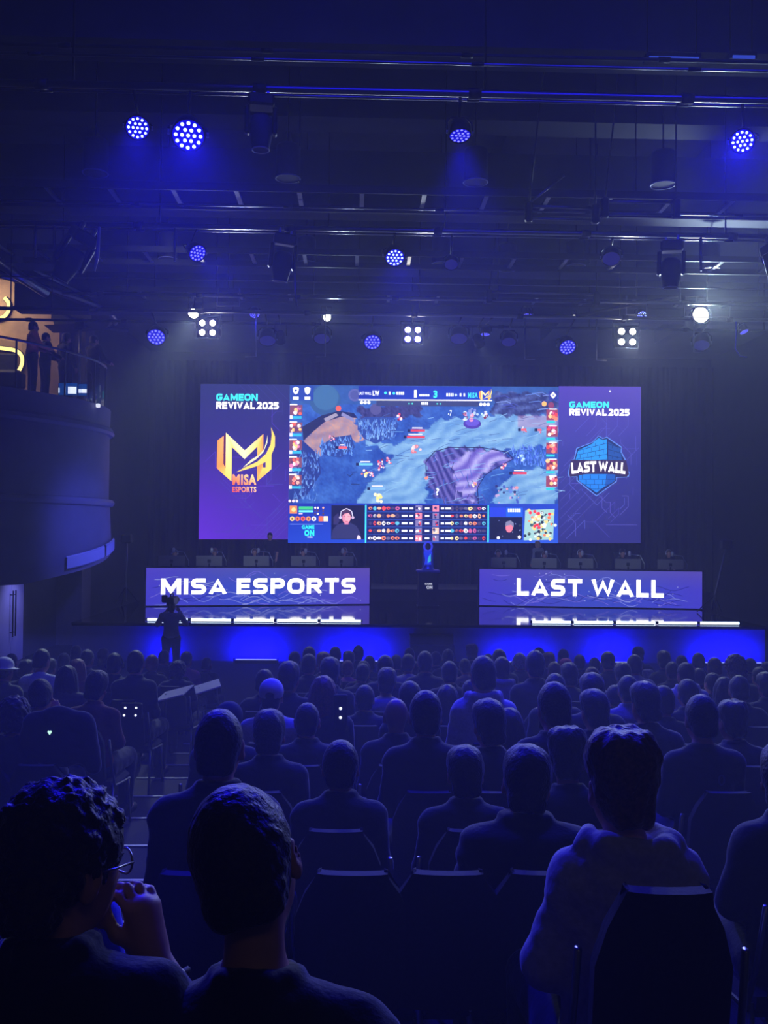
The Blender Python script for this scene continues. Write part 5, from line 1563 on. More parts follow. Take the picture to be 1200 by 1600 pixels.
def top_sdf(J, e=.02, kind='jacket', sleeve=1.0):
    s = SDF()
    s.ell(J['pel'] + V3(0, -.005, .02), (.165 + e, .118 + e, .11 + e), .06).ell(J['belly'], (.140 + e, .112 + e, .16), .08).ell(J['chest'], (.150 + e, .105 + e, .17), .08)
    s.cap(J['shL'] + V3(0, 0, -.015), J['shR'] + V3(0, 0, -.015), .052 + e * .5, None, .07)
    for n, q in (('L', -1), ('R', 1)):
        s.cap(J['neck'] + V3(q * .025, -.01, -.03), J['sh' + n], .042, .046 + e * .6, .05)
        wr = J['wr' + n] * sleeve + J['el' + n] * (1 - sleeve) - .0 * J['wr' + n]
        wr = J['el' + n] + (J['wr' + n] - J['el' + n]) * (.93 if sleeve >= 1 else max(0, sleeve))
        s.chain([J['sh' + n], J['el' + n]], [.052 + e * .8, .047 + e * .7], .04)
        if sleeve > .1: s.chain([J['el' + n], wr], [.049 + e * .7, .036 + e * .6], .02)
    nk = J['neck']
    if kind in ('jacket', 'shirt', 'puffer'):
        R0 = .062 if kind != 'puffer' else .072
        pts = [nk + V3(R0 * 1.05 * math.cos(a), R0 * math.sin(a) + .003, .004 - .012 * math.sin(a) + (.006 if kind != 'shirt' else -.006)) for a in np.linspace(0, 2 * PI, 11)]
        s.chain(pts, [.017 if kind == 'jacket' else .012 if kind == 'shirt' else .024] * 11, .012)
    if kind == 'tee':
        pts = [nk + V3(.066 * math.cos(a), .062 * math.sin(a), -.012 - .012 * math.sin(a)) for a in np.linspace(0, 2 * PI, 11)]
        s.chain(pts, [.010] * 11, .012)
    if kind == 'hoodie':
        s.ell(nk + V3(0, -.085, -.03), (.125, .055, .075), .03).ell(nk + V3(0, -.085, -.10), (.08, .045, .07), .05)
        s.chain([nk + V3(-.085, .03, .02), nk + V3(-.105, -.04, .015), nk + V3(-.07, -.095, .02), nk + V3(0, -.115, .012), nk + V3(.07, -.095, .02), nk + V3(.105, -.04, .015), nk + V3(.085, .03, .02)], [.022, .028, .028, .026, .028, .028, .022], .025)
        s.ell(nk + V3(0, -.055, .045), (.06, .04, .05), .02, '-')
    return s
def cloth_disp(kind, seed=0.0):
    if kind == 'puffer':
        return lambda x, y, z: -.012 * np.abs(np.sin(z * 42 + 0 * x)) + .004 + 0 * y
    return addf(wob(16, .007, seed, 1, 1, 1.3), wob(42, .0035, seed + 1, .7, .7, 1.6))
def legs_sdf(J, e=.014):
    s = SDF()
    s.ell(J['pel'] - V3(0, 0, .03), (.165 + e, .125 + e, .10), .05)
    for n in 'LR':
        s.chain([J['hip' + n], J['kn' + n]], [.09 + e, .062 + e], .05).chain([J['kn' + n], J['an' + n] + V3(0, 0, .02)], [.062 + e, .05 + e], .02)
    return s
def shoes_sdf(J, sides='LR'):
    s = SDF()
    for n in sides:
        s.cap(J['an' + n] - V3(0, .035, .045), J['to' + n] - V3(0, 0, .005), .047, .042, .02).cap(J['an' + n] - V3(0, .03, 0), J['an' + n], .048, None, .03)
        s.ell((J['an' + n] + J['to' + n]) / 2 * V3(1, 1, 0) + V3(0, 0, -.06), (.2, .2, .06), .005, '-')
    return s

SKIN = mat('skin', (190, 140, 118), rough=.5, noise=.06, nscale=25)
SKIN2 = mat('skin_tan', (160, 112, 90), rough=.5, noise=.06, nscale=25)
HAIRC = {'k': hair_mat('black_hair', (24, 21, 23)), 'd': hair_mat('dark_brown_hair', (40, 31, 28)), 'b': hair_mat('brown_hair', (96, 66, 48)), 'r': hair_mat('reddish_hair', (120, 52, 46)), 'y': hair_mat('fair_hair', (170, 140, 100)), 'g': hair_mat('grey_hair', (150, 148, 150)),
         'w': mat('white_cloth', (226, 226, 232), rough=.8), 'n': mat('navy_cloth', (34, 36, 62), rough=.85), 'p': mat('pink_cloth', (190, 90, 120), rough=.85)}
def cl(name, rgb): return mat(name, rgb, rough=.85, noise=.12, nscale=60, bump=.25, sheen=.3)
CLOTH = {'k': cl('black_fabric', (16, 16, 20)), 'n': cl('navy_fabric', (22, 23, 40)), 'c': cl('charcoal_fabric', (44, 44, 50)), 'g': cl('grey_fabric', (132, 132, 140)), 'l': cl('light_grey_fabric', (176, 176, 186)), 'w': cl('white_fabric', (222, 222, 230)), 'b': cl('blue_fabric', (70, 82, 190)), 'v': cl('blue_lit_white_fabric', (36, 30, 250)), 'r': cl('dark_red_fabric', (120, 40, 50)), 'p': cl('pink_fabric', (200, 110, 140)), 'o': cl('olive_fabric', (88, 92, 74)), 't': cl('tan_fabric', (150, 128, 104))}  # entry v: white shirt with the blue light put into its colour
TROU = cl('dark_trousers', (34, 36, 46))
SHOE = mat('dark_shoe', (40, 38, 42), rough=.6)
CNAME = {'k': 'black', 'n': 'navy', 'c': 'charcoal', 'g': 'grey', 'l': 'light grey', 'w': 'white', 'b': 'blue', 'v': 'vivid blue', 'r': 'dark red', 'p': 'pink', 'o': 'olive', 't': 'tan'}
HNAME = {'k': 'black', 'd': 'dark', 'b': 'brown', 'r': 'reddish', 'y': 'fair', 'g': 'grey', 'w': 'white', 'n': 'navy', 'p': 'pink'}
SNAME = {'short': 'short %s hair', 'crop': 'cropped %s hair', 'fade': 'short %s hair', 'medium': 'full %s hair', 'tousled': 'tousled %s hair', 'curly': 'curly %s hair', 'long': 'long %s hair', 'bun': '%s hair in a bun', 'pony': '%s ponytail', 'cap': '%s cap', 'hat': '%s brimmed hat', 'hood': '%s hood up', 'bald': 'bald head'}
KNAME = {'jacket': 'jacket', 'hoodie': 'hoodie', 'tee': 'T-shirt', 'shirt': 'shirt', 'puffer': 'quilted jacket'}

HV = 0.013
POSES = [dict(), dict(lean=.05, nod=.12, yaw=.18), dict(lean=.02, yaw=-.2), dict(slump=1, nod=.1, tilt=.12, yaw=.05), dict(lean=.10, nod=.2, tilt=-.08, yaw=-.1, arms='chin'), dict(yaw=.45, broad=1.04)]
_pm = {}
def pose_meshes(i):
    if i not in _pm:
        J = seated(**POSES[i])
        _pm[i] = (J, body_sdf(J).mesh('body', HV * .85), {})
    return _pm[i]
_tops = {}
def top_mesh(pi, kind):
    if (pi, kind) not in _tops:
        J = pose_meshes(pi)[0]
        e = {'jacket': .018, 'hoodie': .024, 'tee': .012, 'shirt': .014, 'puffer': .042}[kind]
        _tops[pi, kind] = top_sdf(J, e, kind, .0 if kind == 'tee' else 1.0).mesh(kind, HV, cloth_disp(kind, pi * 1.7))
    return _tops[pi, kind]
_hair = {}
def hair_mesh(style):
    if style not in _hair:
        s, d = hair_sdf(style)
        _hair[style] = s.mesh('hair', .0075, d)
    return _hair[style]
_leg = {}
def leg_meshes():
    if not _leg:
        J = seated()
        _leg[0] = legs_sdf(J).mesh('trousers', HV * 1.2, wob(30, .004)); _leg[1] = [shoes_sdf(J, q).mesh('shoe', HV) for q in 'LR']
    return _leg[0], _leg[1]
def child(name, me, m, parent, mw=None):
    o = bpy.data.objects.new(name, me)
    COL.objects.link(o)
    if not me.materials: me.materials.append(m)
    o.material_slots[0].link = 'OBJECT'; o.material_slots[0].material = m
    o.parent = parent
    if mw is not None: o.matrix_basis = mw
    KID.setdefault(parent, []).append(o)
    return o
def headM(J):
    m = Matrix([list(r) for r in J['Rh']]).to_4x4(); m.translation = Vector(J['head']); return m
def person(pi, style, hc, kind, cc, skin=SKIN):
    J, bm, _ = pose_meshes(pi)
    r = thing('person')
    child('body', bm, skin, r)
    if style in ('cap', 'hat'):
        child('hair', hair_mesh('crop'), HAIRC['d'], r, headM(J)); child('cap' if style == 'cap' else 'hat', hair_mesh(style), HAIRC[hc], r, headM(J))
    elif style == 'hood':
        child('hood', hair_mesh('hood'), CLOTH[cc], r, headM(J))
    elif style != 'bald':
        child('hair', hair_mesh(style), HAIRC[hc], r, headM(J))
    child({'tee': 'shirt', 'puffer': 'jacket'}.get(kind, kind), top_mesh(pi, kind), CLOTH[cc], r)
    t, sh = leg_meshes()
    child('trousers', t, TROU, r); [child('shoe', q, SHOE, r) for q in sh]
    return r, J
def headset(r, J, white=False):
    h = MB(); h.tube([(.094 * math.cos(a), -.005, .02 + .118 * math.sin(a)) for a in np.linspace(-.15, PI + .15, 15)], .010, 6)
    for q in (-1, 1): h.lathe([(.034, 0), (.036, .018), (.028, .028)], (q * .083, -.002, .0), 14, axis=(q, 0, 0))
    o = h.local('headphones', M_PALE if white else M_RUBBER, r); o.matrix_basis = headM(J)
    return o

# --- chairs
def chair():
    r = thing('auditorium_chair')
    MB().box((0, .06, .435), (.47, .46, .07), bev=.03).local('seat', M_CHAIR, r)
    b = MB()
    n = 9
    for sgn in (1,):
        pts = []
        for j in range(7):
            z = .50 + j * .078
            for i in range(n):
                u = i / (n - 1) * 2 - 1
                w = .185 - (.03 * max(0, j - 4) ** 1.5 * abs(u) ** 3)
                pts.append(Vector((u * w, -.20 - .08 * (z - .45) / .4 + .03 * (1 - u * u) * -1, z)))
        f = [(j * n + i, j * n + i + 1, (j + 1) * n + i + 1, (j + 1) * n + i) for j in range(6) for i in range(n - 1)]
        back = [p + Vector((0, -.045, 0)) for p in pts]; N = len(pts)
        b.add(pts + back, f[:] + [tuple(N + k for k in reversed(q)) for q in f], True)
        edge = [i for i in range(n)] + [j * n + n - 1 for j in range(1, 7)] + [6 * n + i for i in range(n - 2, -1, -1)] + [j * n for j in range(5, 0, -1)]
        b.add([pts[i] for i in edge] + [back[i] for i in edge], [(k, len(edge) + k, len(edge) + (k + 1) % len(edge), (k + 1) % len(edge)) for k in range(len(edge))], True)
    b.local('backrest', M_CHAIR, r)
    for q in (-1, 1):
        MB().tube([(q * .22, .26, .41), (q * .235, .29, .012)], .012, 7).local('leg', M_STEEL, r)
        MB().tube([(q * .22, -.16, .46), (q * .235, -.26, .012)], .012, 7).local('leg', M_STEEL, r)
    f_ = MB()
    for q in (-1, 1): f_.tube([(q * .235, .26, .40), (q * .235, -.16, .44), (q * .235, -.24, .60), (q * .225, -.30, .84)], .011, 7)
    f_.tube([(-.22, .27, .40), (.22, .27, .40)], .01, 7)
    f_.local('frame', M_STEEL, r)
    return r

# ------------------------------------------------------------------ the audience
# (px, y of the head top, head width, hair, hair colour, garment, its colour, pose, extra)
AUD = """
18 1021 17 short k jacket k 0
38 1032 25 medium d jacket c 1
62 1014 24 short d shirt w 1
118 1008 14 short k jacket k 2
134 1015 17 short d jacket c 1
122 1029 20 long r jacket r 0
105 1039 35 long d puffer o 0
179 1020 28 short k jacket k 0 headset
212 1016 29 short k jacket n 0
236 1023 24 short r jacket k 1
278 1032 29 curly d puffer c 0
290 1018 21 short d shirt p 1
322 1027 18 crop k jacket k 1
3 1026 26 hat w jacket o 1
12 1090 40 curly d hoodie n 4
150 1050 30 medium d jacket r 3
55 1062 34 short d jacket k 4
424 1056 39 cap w shirt l 0 r6
412 1046 33 short d jacket k 1 r8
450 1036 36 medium d jacket k 1 r7
483 1010 22 short d jacket c 0
482 1022 27 short k jacket k 1
524 1010 19 short k jacket k 0
506 1020 25 medium r jacket c 2
516 1029 36 medium d jacket k 0
543 1032 20 short r shirt p 1
568 1032 21 short k jacket k 0
577 1024 17 short d shirt c 2
520 1047 27 short d jacket t 2
505 1055 44 long r jacket k 0
602 1024 25 short d jacket n 1
566 1036 24 crop d jacket k 3
604 1045 27 medium d shirt g 3
619 1023 18 short k jacket k 0
638 1022 24 short d shirt l 1
645 1032 19 short k jacket k 2
664 1017 30 short d jacket n 0
681 1018 18 short d jacket c 2
702 1033 31 short k jacket k 0
738 1009 21 tousled b jacket k 1
728 1029 16 crop d tee t 4
755 1025 41 fade d hoodie l 2
763 1021 17 crop d shirt c 0
784 1026 31 short d hoodie g 0
640 1064 35 short k jacket k 2
619 1088 40 bald k jacket k 0
665 1079 53 fade d jacket k 0 r4
765 1096 41 medium d jacket n 2
795 1105 48 long k jacket k 0
812 1020 17 short g jacket c 2 headsetw
836 1016 30 short k jacket k 0
843 1012 18 short d jacket k 1 headsetw
858 1020 16 medium r jacket c 0
866 1034 24 short b jacket k 2
885 1030 19 medium p jacket c 0
890 1037 31 medium d shirt n 0
907 1023 19 short d jacket k 1
929 1027 19 short d shirt b 2
925 1042 26 short b shirt l 2
952 1016 24 cap k jacket k 1
867 1052 33 short d jacket k 0
866 1066 44 fade d jacket k 2
926 1054 52 medium d jacket n 0
976 1037 35 medium d jacket k 1
997 1008 18 cap k jacket k 0
994 1023 24 short k jacket g 1
981 1055 40 short k jacket g 0
872 1093 43 crop d jacket n 0
930 1080 54 medium d jacket k 2
1014 1048 17 tousled g shirt w 1
1067 1024 19 short d jacket k 1
1072 1035 24 short d hoodie w 2
1094 1020 22 short d jacket k 1
1117 1027 25 short b jacket c 2
1149 1022 38 curly b jacket k 0
1091 1044 27 short k jacket k 0
1114 1051 24 short d jacket n 2
1074 1061 38 fade k jacket k 0
1131 1057 28 long d jacket k 0
1159 1056 36 short k jacket k 1
1186 1042 22 short d jacket c 0
1199 1034 21 short d jacket k 2
1095 1085 54 short k tee k 0 r4
1146 1100 52 tousled d jacket n 2 r5
1198 1052 30 medium k jacket k 0
421 1112 55 medium d jacket k 0
480 1097 48 crop d jacket n 0
356 1092 46 cap n jacket n 3
343 1106 96 crop d jacket n 0 r2
532 1156 70 short k jacket n 0 r3
727 1169 88 medium k jacket n 0 r3
822 1170 92 medium k puffer k 3 r2
890 1146 76 tousled k jacket k 1 r3
70 1222 100 short k shirt v 0 r1
1228 1165 84 medium d jacket n 5
560 1008 18 short k jacket k 0
640 1012 17 crop d jacket c 1
700 1014 17 short k jacket k 0
780 1014 17 short d jacket n 2
880 1014 17 short k jacket k 0
1040 1018 18 medium d jacket k 1
1050 1034 22 short d jacket k 0
1172 1028 20 short d jacket c 0
75 1030 22 medium k jacket n 1
100 1020 18 short d jacket k 0
160 1014 18 medium d jacket c 2
255 1016 19 short k jacket k 1
460 1018 18 short k jacket k 1
545 1018 18 medium d jacket n 0
960 1070 40 short d jacket k 0
1040 1072 40 short k jacket n 1
1010 1068 36 medium d jacket k 2
700 1070 38 long d jacket k 1
570 1070 36 short k jacket n 0
735 1062 34 short d jacket k 0
"""
rows = []
for ln in AUD.strip().split('\n'):
    t = ln.split()
    rows.append((float(t[0]), float(t[1]), float(t[2]), t[3], t[4], t[5], t[6], int(t[7]), t[8] if len(t) > 8 else ''))
rows.sort(key=lambda r: -r[2])
ROWX = {k: [] for k in range(NROW)}
SPECIAL = [(390, 1228, 185, 0), (97, 1205, 190, 0), (972, 1148, 105, 1)]     # built one by one further down
HEADW = {'curly': .235, 'long': .20, 'medium': .20, 'tousled': .20, 'puffer': .19}
for px, y, w, k in SPECIAL:
    ROWX[k].append(at(px, y, rowY(k)).x)
PLACED = []
for (px, y, w, hs, hc, kd, cc, pi, ex) in rows:
    J = POSES[pi]
    Yw = HEADW.get(hs, .182) * FPX / w
    best = None
    forced = [int(q[1:]) for q in ex.split(',') if q[:1] == 'r' and q[1:].isdigit()]
    for k in (forced or range(NROW)):
        Y = rowY(k) + .06
        p = at(px, y, Y)
        htop = 1.34 - .03 * (1 if J.get('slump') else 0) + (.02 if hs in ('curly', 'hat', 'cap') else 0)
        sc = (p.z - floorz(k)) / htop
        gap = min([abs(p.x - q) for q in ROWX[k]] + [9])
        aisle = -1.95 < p.x < -.9
        cost = abs(math.log(Y / Yw)) * .8 + abs(sc - 1) * 2.0 + (14 * (.47 - gap) if gap < .47 else 0) + (.8 if aisle else 0) + (5 if not .84 < sc < 1.16 else 0) + (9 if abs(math.log(Y / Yw)) > .38 else 0)
        if best is None or cost < best[0]: best = (cost, k, p.x, sc)
    _, k, X, sc = best
    ROWX[k].append(X)
    PLACED.append([k, X, sc, hs, hc, kd, cc, pi, ex, px])
PLACED.sort(key=lambda r: (r[0], r[1]))
CUSTOM = {
 424.0: 'person in a white cap worn backwards and a light shirt, centre left of the crowd',
 619.0: 'person with a bald blue-lit head left of the taller short-haired one, mid crowd',
 665.0: 'person with short dark hair and broad dark back beside the bald head',
 755.0: 'person in a light blue-lit hoodie with raised left sleeve, middle of the crowd',
 343.0: 'person with cropped hair and very broad navy shoulders behind the two nearest heads',
 532.0: 'person with short black hair and navy jacket just behind the metal chair arms',
 727.0: 'person with full black hair just right of the metal chair arms',
 822.0: 'person in a bulky black quilted jacket seated left of the pale hoodie',
 890.0: 'person with tousled black hair just ahead of the pale hoodie',
 70.0: 'person in a vivid blue shirt, mostly hidden by the curly-haired man',
 1228.0: 'person leaning in from the right frame edge beside the pale hoodie',
 1095.0: 'person with short hair in a black T-shirt with a small back print, right side',
 1146.0: 'person with tousled dark hair right of the printed black T-shirt',
 3.0: 'person in a white brimmed hat and olive jacket at the left frame edge',
 105.0: 'person with long dark hair and olive quilted jacket near the left edge',
 212.0: 'person with broad navy jacket by the aisle in the left block, short black hair',
 179.0: 'person with pale-edged headphones left of the broad navy jacket, left block',
 1149.0: 'person with big curly brown hair near the bright right end of the stage foot',
 356.0: 'person in a navy cap ahead of the cropped broad-shouldered man',
 795.0: 'person with long black hair in front of the light hoodies, mid crowd',
 505.0: 'person with long reddish hair behind the navy cropped head, left of centre',
}
protos = {}
ch0 = chair()
first_chair = True
cnt = {}
for (k, X, sc, hs, hc, kd, cc, pi, ex, px) in PLACED:
    cnt[k] = cnt.get(k, 0) + 1
    key = (pi, hs, hc, kd, cc, ex)
    if key in protos:
        r = copy_tree(protos[key])
        for kk in KID[r]: pass
    else:
        r, J = person(pi, hs, hc, kd, cc, SKIN if (len(protos) % 3) else SKIN2)
        if ex.startswith('headset'): headset(r, J, ex.endswith('w'))
        protos[key] = r
    Y = rowY(k)
    r.location = (X - POSES[pi].get('tilt', 0) * .07, Y, floorz(k) + .001)
    r.scale = (sc ** .6,) * 2 + (sc,)
    r.rotation_euler = (0, 0, max(-.12, min(.12, (X - 2.2) * .012)))
    hd = SNAME[hs] % HNAME[hc] if '%s' in SNAME[hs] else SNAME[hs]
    if hs == 'hood': hd = '%s hood up' % CNAME[cc]
    place = '%s from left, %s row from camera' % (ordinal(cnt[k]), ordinal(k + 1))
    lbl = 'person with %s, %s %s, %s' % (hd, CNAME[cc], KNAME[kd], place)
    if len(lbl.split()) > 16: lbl = lbl.replace('person with ', 'person, ')
    if len(lbl.split()) > 16: lbl = lbl.replace(' from camera', '')
    tag(r, CUSTOM.get(px, lbl), 'person', 'seated audience')
    c = ch0 if first_chair else copy_tree(ch0)
    first_chair = False
    c.location = (X, Y, floorz(k)); c.rotation_euler = r.rotation_euler
    tag(c, 'black chair under the person %s' % place, 'chair', 'auditorium chairs')
# small print on the black T-shirt
def back_print():
    k, X, sc = [(q[0], q[1], q[2]) for q in PLACED if q[9] == 1095.0][0]
    r = [o for o in COL.objects if o.get('label') == CUSTOM[1095.0]][0]
    v, f = text_polys('0', .02)
    me = bpy.data.meshes.new('print')
    pts = []
    for a, b in v: pts.append((.045 + (a - .5) * .04, -.145 + .02, .93 + (b - .5) * .06))
    me.from_pydata(pts, [], f)
    child('back_print', me, mat('print_grey', (90, 90, 130), rough=.8), r)
back_print()

# ------------------------------------------------------------------ the three people nearest the camera
def special(name_label, J, hair, hc, kind, cc, loc, sc, h=.0065, skin=SKIN, sleeve=1.0, hairh=.0042, hairfix=None):
    r = thing('person', loc, name_label, 'person', 'seated audience')
    child('body', body_sdf(J).mesh('body', h), skin, r)
    if isinstance(hair, str):
        s, d = hair_sdf(hair)
    else: s, d = hair
    hm = child('hair', s.mesh('hair', hairh, d), HAIRC[hc], r, headM(J))
    e = {'jacket': .018, 'hoodie': .024, 'tee': .012, 'shirt': .014}[kind]
    tm = top_sdf(J, e, kind, sleeve).mesh(kind, h * 1.15, addf(cloth_disp(kind, 2.2), wob(75, .0016, 5)))
    child(kind, tm, CLOTH[cc], r)
    child('trousers', legs_sdf(J).mesh('trousers', .010, wob(30, .005)), TROU, r)
    [child('shoe', shoes_sdf(J, q).mesh('shoe', .009), SHOE, r) for q in 'LR']
    r.scale = (sc, sc, sc)
    return r
def sp_loc(px, y, k, htop, J):
    p = at(px, y, rowY(k) + J['head'][1])
    sc = (p.z - floorz(k)) / htop
    return (p.x - J['head'][0] * sc, rowY(k), floorz(k) + .001), sc

# short-haired man in the middle foreground, head tilted to his left
J = seated(tilt=-.30, yaw=.10, nod=.05, broad=1.15, lean=.0)
J['head'] = J['head'] + V3(0, .015, .035)
for n_ in 'LR': J['sh' + n_] = J['sh' + n_] - V3(0, 0, .02)
J['neck'] = J['neck'] - V3(0, 0, .015)
sh = hair_sdf('fade'); 
loc, sc = sp_loc(390, 1228, 0, J['head'][2] + .142, J)
S1 = special('person with short dark hair and black jacket, nearest head in the centre foreground, tilted left', J, sh, 'd', 'jacket', 'k', loc, sc)
# curly man with glasses, hand to his mouth
J = seated(tilt=.03, yaw=.62, nod=.12, broad=1.12, lean=.02)
J['elR'] = V3(.31, .10, .80); J['wrR'] = V3(.135, .165, 1.02); J['hdR'] = ((-.20, .12, 1), (.75, -.62, .05)); J['curlR'] = 1.0
s, d = hair_sdf('curly')
s2 = SDF(); s2.ell((0, -.014, .046), (.096, .112, .106), .02).cap((-.045, -.085, -.04), (.045, -.085, -.04), .042, None, .05)
s2.ell((0, .14, -.045), (.088, .078, .11), .012, '-').ell((0, -.02, -.165), (.15, .15, .085), .03, '-')
loc, sc = sp_loc(97, 1203, 0, J['head'][2] + .165, J)
S2 = special('person with curly hair and glasses, hand held to the mouth, left foreground', J, (s2, addf(wob(85, .008, 2), wob(170, .006, 6), wob(330, .003, 1))), 'd', 'jacket', 'k', loc, sc, h=.006, sleeve=.35)
def glasses(r, J):
    g = MB()
    for q in (-1, 1):
        g.tube([(q * .034 + .026 * math.cos(a), .110 - .008 * abs(math.cos(a)), .004 + .021 * math.sin(a)) for a in np.linspace(0, 2 * PI, 17)[:-1]], .0022, 6, closed=True)
        g.tube([(q * .060, .104, .008), (q * .078, .05, .01), (q * .084, .0, .012), (q * .082, -.018, .0)], .0022, 6)
    g.tube([(-.009, .111, .008), (0, .114, .011), (.009, .111, .008)], .002, 6)
    o = g.local('glasses', M_STEEL, r); o.matrix_basis = headM(J)
glasses(S2, J)
def watch(r, J, n='R', t=.22):
    a, b = J['wr' + n], J['el' + n]
    c = a + (b - a) * t; ax = (b - a) / np.linalg.norm(b - a)
    m = MB(); q = Vector((0, 0, 1)).rotation_difference(Vector(ax))
    ring = [Vector(c) + q @ Vector((.036 * math.cos(k * PI / 10), .036 * math.sin(k * PI / 10), 0)) for k in range(20)]
    m.tube(ring, .0065, 6, closed=True)
    w = m.local('wristwatch', M_RUBBER, r)
    f = MB(); o = q @ Vector((.036, 0, 0)); o = Vector((.7, -.7, .1)).normalized(); o = (o - Vector(ax) * o.dot(Vector(ax))).normalized()
    f.lathe([(.016, 0), (.017, .006), (.013, .009)], Vector(c) + o * .036, 16, axis=o); f.local('watch_face', M_STEEL, w)
watch(S2, J)
# pale hoodie
J = seated(yaw=-.06, nod=.02, broad=.84, arms='lap')
J['elL'] = V3(-.20, .04, .76); J['elR'] = V3(.165, .02, .74)
s, d = hair_sdf('tousled')
loc, sc = sp_loc(972, 1146, 1, J['head'][2] + .155, J)
S3 = special('person in a pale grey hoodie with tousled brown hair, right foreground', J, (s, d), 'b', 'hoodie', 'l', loc, sc, h=.0075)
sh_ = MB()
watch(S3, J, 'R', .1)
for px, y, w, k, lb in ((390, 1228, 185, 0, 'short-haired person nearest the camera in the centre'), (97, 1205, 190, 0, 'curly-haired person in the left foreground'), (972, 1148, 105, 1, 'person in the pale hoodie')):
    c = copy_tree(ch0); p = at(px, y, rowY(k)); c.location = (p.x, rowY(k) - (.06 if k else 0), floorz(k)); c.scale = (.82 if k else 1, 1, 1.16 if k else 1); tag(c, 'black chair under the ' + lb, 'chair', 'auditorium chairs')
# empty chairs with bare metal arms in the gap of the third row, right of centre-left
for (px, k, lb) in ((690, 2, 'empty black chair with glinting metal arms in the gap left of the pale hoodie'), (556, 2, 'empty black chair with a thin pale top edge before the short-haired navy back')):
    c = copy_tree(ch0); p = at(px, 1400, rowY(k)); c.location = (p.x, rowY(k), floorz(k)); tag(c, lb, 'chair', 'auditorium chairs')
    for s_ in (-1, 1):
        a = MB(); a.tube([(s_ * .25, .20, .44), (s_ * .25, .20, .66), (s_ * .25, -.22, .68), (s_ * .235, -.24, .60)], .012, 7); o = a.local('armrest', M_CHROME, c)
# white fold-out writing tablets and other small things in the left block
def tablet(px, py, Y, rz, label, k=1.0):
    c = at(px, py, Y)
    t = thing('writing_tablet', c, label, 'writing board', None, rz)
    b = MB(); b.box((0, 0, 0), (.34 * k, .26 * k, .018), Matrix.Rotation(-.28, 3, 'Y') @ Matrix.Rotation(.25, 3, 'X'), .008); b.local('board', M_TABLET, t)
    MB().tube([(-.1 * k, .02, -.01), (-.12 * k, .05, -.25), (-.12 * k, .05, -.40)], .012, 6).local('support_arm', M_STEEL, t)
tablet(272, 1084, 10.6, -.35, 'white fold-out writing board beside the aisle, long tilted one', 1.1)
tablet(324, 1073, 11.4, .2, 'white fold-out writing board farther along the aisle', .9)
# jacket with a glowing heart print over a chair, and a box with four lights
hk = thing('draped_jacket', at(92, 1152, 6.25), 'dark jacket draped over a chair with a small glowing heart print', 'jacket')
c = copy_tree(ch0); c.location = (hk.location.x, rowY(5), floorz(5)); tag(c, 'black chair under the draped jacket with the heart print', 'chair', 'auditorium chairs')
s = SDF(); s.ell((0, 0, 0), (.27, .12, .22), .05).cap((-.2, 0, .08), (-.28, .02, -.2), .09, .07, .06).cap((.2, 0, .08), (.27, .02, -.2), .09, .07, .06)
child('jacket_body', s.mesh('jacket_body', .013, cloth_disp('jacket', 3)), CLOTH['k'], hk)
h_ = MB(); h_.add([(.016 * math.sin(a) ** 3 - .03, -.142, .06 + .0012 * (13 * math.cos(a) - 5 * math.cos(2 * a) - 2 * math.cos(3 * a) - math.cos(4 * a))) for a in np.linspace(0, 2 * PI, 25)[:-1]], [tuple(range(24))])
hk.scale = (.8, .8, .9)
h_.local('heart_print', emit('heart_glow', (190, 250, 225), 1.2), hk)
def dots(px, py, Y, offs, label, size):
    c = at(px, py, Y); t = thing('light_box', c, label, 'device')
    MB().box((0, .03, 0), size, bev=.01).local('case', M_RUBBER, t)
    for (x, z) in offs: MB().lathe([(.011, 0), (.009, .008), (.002, .011)], (x, .03 - size[1] / 2, z), 10, axis=(0, -1, 0)).local('indicator_light', emit('indicator', (225, 235, 255), 1.6), t)
dots(204, 1112, 9.0, [(-.05, .035), (.05, .035), (-.06, -.035), (.045, -.035)], 'small black box with four white indicator lights on a chair in the left block', (.2, .05, .15))
dots(532, 1114, 6.9, [(0, .03), (0, -.035)], 'small black device with two white lights in the crowd left of centre', (.1, .04, .26))
dots(855, 1127, 5.4, [(0, .018), (.006, -.018)], 'small black device with two white lights in the crowd right of centre', (.08, .04, .1))
ph = thing('smartphone', at(1032, 1091, 7.6), 'tilted phone with a bright screen held up in the crowd at right', 'phone')
MB().box((0, 0, 0), (.16, .01, .05), Matrix.Rotation(-.25, 3, 'Y'), .004).local('case', M_RUBBER, ph); MB().box((0, -.007, 0), (.145, .004, .03), Matrix.Rotation(-.25, 3, 'Y')).local('screen', emit('phone_glow', (240, 230, 215), 1.0), ph)
# shoes showing under the chair: white-soled trainer
tn = thing('trainer_shoe', at(950, 1560, 1.95), 'dark trainer with pale sole and stripes on the floor under the hoodie chair', 'shoe', None, .7)
zf = floorz(0); tn.location = (at(950, 1560, 1.95).x, 1.93, zf)
s = SDF(); s.cap((0, -.10, .045), (0, .10, .035), .045, .038, .02).cap((0, -.09, .06), (0, -.05, .085), .042, .04, .03); s.ell((0, 0, -.05), (.3, .3, .06), .004, '-')
child('upper', s.mesh('upper', .006), mat('shoe_upper', (70, 68, 74), rough=.6), tn)
MB().box((0, 0, .012), (.088, .27, .022), bev=.012).local('sole', mat('shoe_sole', (170, 170, 175), rough=.6), tn)
for yy in (.01, .04, .07): MB().box((0, yy, .075 - yy * .25), (.05, .008, .006)).local('lace', M_PALE, tn)

